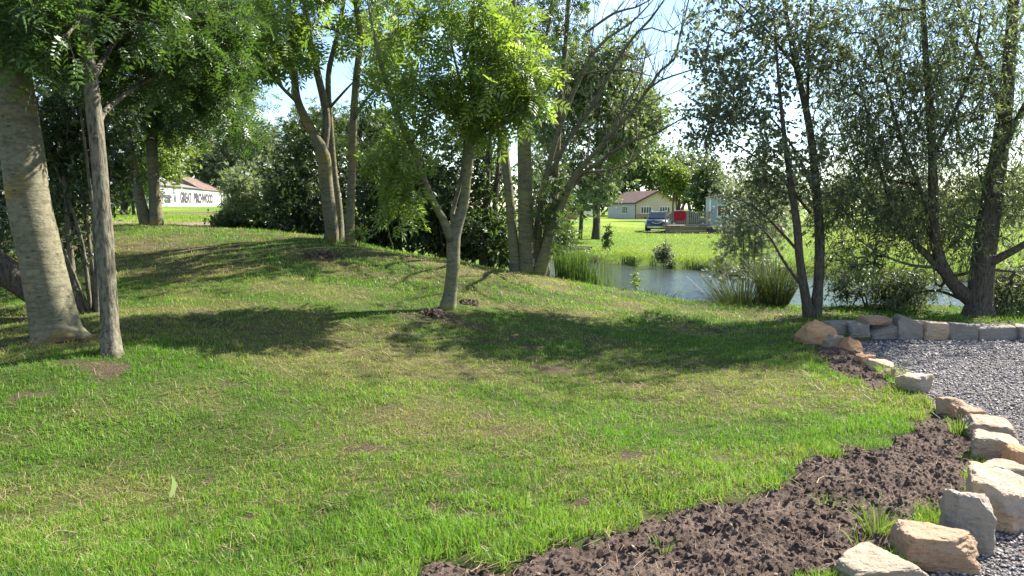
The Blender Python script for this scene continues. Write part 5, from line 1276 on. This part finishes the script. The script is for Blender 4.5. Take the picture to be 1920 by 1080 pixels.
# ------------------------------------------------------------------ grass and reeds
def blades(x, y, z, h, w, col, seed, lean=0.6, segs=2):
    rg = np.random.default_rng(seed); n = len(x); a = rg.random(n) * 2 * math.pi; b = rg.random(n) * 2 * math.pi
    dr = np.stack([np.cos(a), np.sin(a), np.zeros(n)], 1); wd = np.stack([np.cos(b), np.sin(b), np.zeros(n)], 1) * (np.asarray(w) * np.ones(n))[:, None] / 2
    ln = (lean * rg.uniform(0.15, 1.3, n))[:, None]; h = (np.asarray(h) * np.ones(n))[:, None]; p = np.stack([x, y, z], 1); up = np.array([0, 0, 1.0])
    zt = np.sqrt(np.maximum(0.12, 1 - np.minimum(ln, 0.95) ** 2))
    tip = p + dr * h * ln + up * h * zt; mid = p + dr * h * ln * 0.32 + up * h * zt * 0.6
    g = Geo()
    if segs == 2:
        V = np.stack([p - wd, p + wd, mid - wd * 0.8, mid + wd * 0.8, tip], 1); T = np.array([(0, 1, 3), (0, 3, 2), (2, 3, 4)]); k = 5
    else:
        V = np.stack([p - wd, p + wd, tip], 1); T = np.array([(0, 1, 2)]); k = 3
    sh = rg.uniform(0.8, 1.25, (n, 1))
    g.add(V.reshape(-1, 3), tris=(T[None] + (np.arange(n) * k)[:, None, None]).reshape(-1, 3), c=np.repeat(col * sh * 1.12, k, 0))
    return g
G_TURF = grass_mat('grass_blade', 0.42)
rng = np.random.default_rng(77)
def grass_colour(x, y, rg, dry):
    n = len(x)
    lush = np.array([0.094, 0.205, 0.020]); pale = np.array([0.138, 0.255, 0.034]); yel = np.array([0.200, 0.255, 0.048]); straw = np.array([0.31, 0.26, 0.13]); deep = np.array([0.055, 0.130, 0.022])
    t = fbm2(x * 1.1, y * 1.1, 3, 61) ; t2 = fbm2(x * 3.1, y * 3.1, 2, 63)
    m = sstep(0.3, 0.7, t)[:, None]; c = lush * (1 - m) + pale * m
    k = (sstep(0.55, 0.8, t2) * 0.6)[:, None]; c = c * (1 - k) + deep * k
    k = np.clip(dry * 0.65, 0, 1)[:, None]; c = c * (1 - k) + yel * k
    s = rg.random(n) < (0.02 + 0.24 * dry); c[s] = straw * rg.uniform(0.7, 1.2, (s.sum(), 1))
    return c
def lawn(n, d0, d1, pw, hmin, hmax, w0, segs, name, seed):
    rg = np.random.default_rng(seed)
    d = d0 + (d1 - d0) * rg.random(n) ** pw; px = rg.uniform(-80, 1960, n); x = (px - 960) / F * d; y = d
    dry = dryness(x, y); bare = bareness(x, y); sd = soil_sd(x, y); gs = poly_sd(x, y, GRAVEL); pd = poly_sd(x, y, POND)
    cl = 0.55 * fbm2(x * 6, y * 6, 2, 65) + 0.45 * vn2(x * 17, y * 17, 66)
    ok = (rg.random(n) > bare * 0.93) & (sd < 0.03 + 0.04 * rg.random(n)) & (gs < -0.05) & (rg.random(n) < -0.15 + 2.1 * cl - 0.2 * dry) & (pd < -0.1)
    ok &= ~((y > 15.2) & (x > -6) & (x < 2.2) & (rg.random(n) < 0.85))
    x, y, dry, sd, cl = x[ok], y[ok], dry[ok], sd[ok], cl[ok]
    z = ground(x, y) - 0.006
    edge = np.exp(-np.maximum(-sd, 0) / 0.22) + 0.8 * np.exp(-np.maximum(y - 2.9, 0) / 1.0)
    h = (hmin + (hmax - hmin) * rg.random(len(x))) * (0.55 + 0.9 * cl) * (1 + 0.9 * np.clip(edge, 0, 1)) * (1 - 0.35 * dry)
    w = w0 * rg.uniform(0.7, 1.3, len(x))
    g = blades(x, y, z, h, w, grass_colour(x, y, rg, dry), seed + 1, 0.75, segs)
    ob = link(name, g.mesh(name), G_TURF); return ob
ob = lawn(190000, 3.0, 6.3, 1.25, 0.024, 0.052, 0.0044, 2, 'lawn_grass', 101); tag(ob, 'short lush grass on the near part of the lawn', 'grass', kind='stuff')
ob = lawn(150000, 6.3, 10.2, 1.15, 0.026, 0.055, 0.0080, 1, 'mound_grass', 102); tag(ob, 'mown patchy grass on the slope of the mound', 'grass', kind='stuff')
ob = lawn(95000, 10.2, 17.8, 1.2, 0.035, 0.075, 0.013, 1, 'crest_grass', 103); tag(ob, 'sunlit dry grass along the crest of the mound', 'grass', kind='stuff')

# dry clippings lying in the turf, dead leaves
def litter(n, d0, d1, seed):
    rg = np.random.default_rng(seed); d = d0 + (d1 - d0) * rg.random(n) ** 1.2; x = (rg.uniform(-60, 1700, n) - 960) / F * d; y = d
    ok = (soil_sd(x, y) < 0.1) & (poly_sd(x, y, GRAVEL) < -0.05) & (rg.random(n) < 0.25 + dryness(x, y)); x, y = x[ok], y[ok]; m = len(x)
    a = rg.random(m) * 6.283; L = rg.uniform(.03, .11, m); dx = np.stack([np.cos(a), np.sin(a)], 1) * L[:, None]
    A = np.stack([x, y, ground(x, y) + rg.uniform(.012, .04, m)], 1); B = np.stack([x + dx[:, 0], y + dx[:, 1], ground(x + dx[:, 0], y + dx[:, 1]) + rg.uniform(.005, .035, m)], 1)
    wd = np.stack([-dx[:, 1], dx[:, 0], 0 * L], 1) / L[:, None] * (0.0016 * np.maximum(1, y / 5))[:, None]
    V = np.stack([A - wd, A + wd, B + wd, B - wd], 1); t = rg.random((m, 1)); c = np.array([.40, .33, .19]) * t + np.array([.24, .17, .09]) * (1 - t)
    g = Geo(); g.add(V.reshape(-1, 3), (np.arange(m * 4).reshape(-1, 4)), c=np.repeat(c, 4, 0)); return g
ob = link('dry_clippings', litter(15000, 3.0, 13.5, 111).mesh('dry_clippings'), G_TURF); tag(ob, 'dry straw clippings lying in the turf', 'straw', kind='stuff')
# field beyond the pond: longer bright grass, longest on the bank
def field(n, d0, d1, p0, p1, seed, name, lab, bank=False):
    rg = np.random.default_rng(seed)
    d = np.exp(rg.uniform(math.log(d0), math.log(d1), n)); x = (rg.uniform(p0, p1, n) - 960) / F * d; y = d
    pd = poly_sd(x, y, POND); zz = ground(x, y); ok = (pd < 0.35) & (zz > WATER_Z - 0.02)
    if bank: ok &= (pd > -1.6)
    ok &= rg.random(n) > np.max(path_masks(x, y), axis=0) * 0.95
    x, y, pd, z = x[ok], y[ok], pd[ok], zz[ok]; d = y
    near = np.exp(-np.maximum(-pd - 0.1, 0) / 0.7); t = fbm2(x * 0.35, y * 0.2, 4, 67)[:, None]
    c = np.array([0.105, 0.190, 0.022]) * (1 - t) + np.array([0.185, 0.240, 0.032]) * t
    s = rg.random(len(x)) < 0.06; c[s] = (0.30, 0.25, 0.11)
    h = (0.04 + 0.07 * rg.random(len(x))) * (1 + 2.2 * near) * (0.6 + 0.8 * fbm2(x * 0.9, y * 0.9, 2, 69))
    g = blades(x, y, z - 0.01, h, 0.00075 * d * rg.uniform(0.7, 1.3, len(x)), c, seed + 1, 0.6, 1)
    ob = link(name, g.mesh(name), G_TURF); tag(ob, lab, 'grass', kind='stuff')
field(90000, 17, 75, 1020, 1990, 105, 'meadow_grass', 'bright meadow grass on the field across the pond')
field(26000, 17, 36, 1000, 1990, 106, 'bank_grass', 'long grass hanging over the pond banks', True)
field(22000, 17.5, 60, 120, 620, 107, 'pasture_grass', 'pasture grass between the mound and the white building')
# buttercups
n = 5000; d = np.exp(rng.uniform(math.log(24), math.log(62), n)); x = (rng.uniform(1060, 1960, n) - 960) / F * d; y = d
k = (poly_sd(x, y, POND) < -0.6) & (fbm2(x * 0.3, y * 0.16, 3, 93) > 0.47); x, y = x[k], y[k]
s = rng.uniform(0.012, 0.024, len(x)) * (y / 30); g = lumps(np.stack([x, y, ground(x, y) + 0.16], 1), s, 95, False, 0.4)
ob = link('buttercups', g.mesh('buttercups'), plain_mat('buttercup_yellow', (0.75, 0.55, 0.03), 0.5)); tag(ob, 'yellow buttercups dotted over the field across the pond', 'flowers', kind='stuff')

# reeds standing in the near margin, sedge tussocks
def reed_geo(cx_, cy_, rx, ry, n, h0, h1, w, c0, c1, seed, lean=0.25, fan=0.0, zoff=None):
    rg = np.random.default_rng(seed); a = rg.random(n) * 6.283; r = np.sqrt(rg.random(n)); x = cx_ + rx * r * np.cos(a); y = cy_ + ry * r * np.sin(a)
    z = np.maximum(ground(x, y), WATER_Z - 0.05) - 0.03 if zoff is None else np.full(n, zoff)
    h = rg.uniform(h0, h1, n); t = rg.random((n, 1)); c = np.array(c0) * (1 - t) + np.array(c1) * t
    if not fan: return blades(x, y, z, h, w, c, seed, lean, 2)
    dr = np.stack([np.cos(a) * r + rg.normal(size=n) * .15, np.sin(a) * r + rg.normal(size=n) * .15, np.zeros(n)], 1) * fan
    p = np.stack([x, y, z], 1); b = rg.random(n) * 6.283; wd = np.stack([np.cos(b), np.sin(b), 0 * b], 1) * w / 2; up = np.array([0, 0, 1.0]); hh = h[:, None]
    mid = p + dr * hh * .35 + up * hh * .62; m2 = p + dr * hh * .75 + up * hh * .92; tip = p + dr * hh * 1.2 + up * hh * .98
    V = np.stack([p - wd, p + wd, mid - wd, mid + wd, m2 - wd * .7, m2 + wd * .7, tip], 1); T = np.array([(0, 1, 3), (0, 3, 2), (2, 3, 5), (2, 5, 4), (4, 5, 6)])
    g = Geo(); g.add(V.reshape(-1, 3), tris=(T[None] + (np.arange(n) * 7)[:, None, None]).reshape(-1, 3), c=np.repeat(c, 7, 0)); return g
g = None
for i, (px, py, d, rx, ry, n, h) in enumerate([(1085, 548, 14.3, .42, .35, 560, .92), (1135, 556, 14.2, .40, .3, 520, .9), (1180, 566, 14.1, .36, .3, 420, .88), (1212, 574, 14.0, .2, .25, 160, .8), (1066, 545, 14.4, .2, .3, 160, .85)]):
    b = P(px, py, d); e = reed_geo(b[0], d, rx, ry, n, h * .55, h * .92, 0.010, (0.036, 0.078, 0.020), (0.085, 0.140, 0.040), 700 + i, 0.28)
    if g is None: g = e
    else: g.v += e.v; g.t += [t + g.n for t in e.t]; g.n += e.n; g.c += e.c
ob = link('reed_bed', g.mesh('reed_bed'), G_TURF); tag(ob, 'green reeds along the near edge of the pond', 'reeds', kind='stuff')
for i, (px, py, d, r, n, h, lab) in enumerate([(1392, 600, 12.9, .24, 700, 1.02, 'big fanned sedge tussock at the water in front of the aspen'), (1452, 602, 12.7, .18, 460, .82, 'smaller dark sedge tussock between the big one and the aspen stems'), (1225, 580, 14.2, .12, 220, .7, 'wispy brownish rush tuft at the right end of the reeds')]):
    b = P(px, py, d); z = max(gz(b[0], d), WATER_Z)
    root = thing('sedge_tussock', lab, 'sedge', (b[0], d, z)); g = reed_geo(0, 0, r, r, n, h * .55, h * 1.1, 0.008, (0.026, 0.044, 0.018), (0.070, 0.090, 0.040), 720 + i, fan=.75, zoff=-.06)
    o2 = part('blade_tuft', g, G_TURF, root); o2['kind'] = 'stuff'
# pebbles and dry root bits on the soil
rg = np.random.default_rng(131); x = rg.uniform(-0.3, 3.4, 2600); y = rg.uniform(3.0, 7, 2600); k = soil_sd(x, y) > 0.05; x, y = x[k], y[k]; m = len(x)
zt = soil_top(x, y); h_ = m // 5
g = lumps(np.stack([x[:h_], y[:h_], zt[:h_] + .004], 1), rg.uniform(.004, .011, h_), 132); ob = link('soil_pebbles', g.mesh('soil_pebbles'), plain_mat('pebble_tan', (0.24, 0.19, 0.14), .9)); tag(ob, 'small pale pebbles lying in the dug soil', 'pebbles', kind='stuff')
a = rg.random(m - h_) * 6.283; L = rg.uniform(.02, .10, m - h_); A = np.stack([x[h_:], y[h_:], zt[h_:] + .008], 1); B = A + np.stack([np.cos(a) * L, np.sin(a) * L, rg.uniform(-.005, .025, m - h_)], 1)
g = Geo(); g.sticks(A, B, rg.uniform(.0008, .0018, m - h_), .0006 * np.ones(m - h_)); ob = link('root_bits', g.mesh('root_bits'), plain_mat('dry_root', (0.34, 0.26, 0.17), .85)); tag(ob, 'dry root and straw bits mixed into the soil bed', 'roots', kind='stuff')
# tufts in the soil bed
for i, (px, py, r, n, h, lab) in enumerate([(1645, 1003, .06, 70, .16, 'bright grass tuft growing in the soil left of the flat-topped block'), (1612, 1035, .025, 16, .11, 'tiny grass sprig in the soil by the bottom cream boulder'), (1800, 815, .08, 70, .14, 'grass tuft on the soil beside the large cream boulder'), (1550, 950, .05, 22, .09, 'sparse pale grass wisps in the middle of the soil bed'), (1240, 1045, .05, 26, .07, 'low weed at the left of the soil bed'), (1670, 705, .10, 90, .14, 'grass clump against the flat tan stone at the gravel edge')]):
    b = hit(px, py); root = thing('grass_tuft', lab, 'grass tuft', (b[0], b[1], gz(b[0], b[1]) - .01))
    o2 = part('blade_tuft', reed_geo(0, 0, r, r, n, h * .5, h * 1.1, 0.0045, (0.11, 0.20, 0.03), (0.19, 0.27, 0.06), 740 + i, fan=.9, zoff=0), G_TURF, root); o2['kind'] = 'stuff'
# one broad pale blade that stands out of the lawn
b = hit(318, 935); b[2] = gz(b[0], b[1]); g = Geo(); t = np.linspace(0, 1, 7)
pts = np.stack([b[0] + 0.03 * np.sin(t * 2.6), np.full(7, b[1]), b[2] + 0.14 * t], 1); wv = 0.014 * np.sin(np.clip(t * 2.6 + .5, 0, 3.1)) + .001
V = np.concatenate([pts - np.stack([wv, 0 * wv, 0 * wv], 1), pts + np.stack([wv, 0 * wv, 0 * wv], 1)]); g.add(V, [[i, i + 7, i + 8, i + 1] for i in range(6)], c=np.tile([0.30, 0.40, 0.22], (14, 1)))
ob = link('broad_leaf_blade', g.mesh('broad_leaf_blade'), G_TURF); tag(ob, 'single broad pale curved blade standing in the near lawn', 'leaf')
# fallen twigs on soil and lawn
for i, (px, py, L, a, lab) in enumerate([(1555, 915, .22, .5, 'thin dry twig lying across the soil bed'), (1835, 855, .12, 1.2, 'short dark curved twig against the pale grey boulder'), (620, 470, .8, .4, 'pale stick lying below the three tall stems'), (1440, 1000, .14, -.6, 'bent dry root end in the lower soil bed'), (115, 1015, .13, .6, 'straw-coloured stalk lying in the bottom left grass')]):
    b = hit(px, py); dv = np.array([math.cos(a), math.sin(a), 0]); g = Geo(); pts = [np.array([0, 0, .01]) + dv * L * (t - .5) + np.array([-dv[1], dv[0], 0]) * .12 * L * math.sin(t * 5) + np.array([0, 0, .02 * math.sin(t * 3.1)]) for t in np.linspace(0, 1, 6)]
    g.tube(pts, np.linspace(.006, .002, 6) * (1.6 if L > .5 else .7), 5); b[2] = gz(b[0], b[1]) + .015
    ob = link('fallen_twig', g.mesh('fallen_twig'), plain_mat('twig_dry', (0.33, 0.25, 0.16), .8), loc=b); tag(ob, lab, 'twig', 'twigs lying about')
# clods / molehill by the young ash and a cut stump
def mound_pile(px, py, r, h, n, seed, lab):
    b = hit(px, py); rg = np.random.default_rng(seed); a = rg.random(n) * 6.283; q = rg.random(n) ** .6 * r; x = q * np.cos(a); y = q * np.sin(a); z = h * (1 - (q / r) ** 2)
    zz = ground(b[0] + x, b[1] + y) - gz(b[0], b[1]); b[2] = gz(b[0], b[1])
    g = lumps(np.stack([x, y, zz + z * rg.uniform(.2, 1, n)], 1), rg.uniform(.012, .04, n), seed); ob = link('soil_heap', g.mesh('soil_heap'), soil_m, loc=b); tag(ob, lab, 'soil', kind='stuff')
mound_pile(815, 592, .16, .06, 60, 1, 'crumbly brown heap of earth at the foot of the young ash')
mound_pile(882, 570, .12, .05, 40, 2, 'small earth heap just right of the young ash foot')
mound_pile(608, 482, .30, .08, 70, 3, 'turned earth below the foot of the three tall stems')
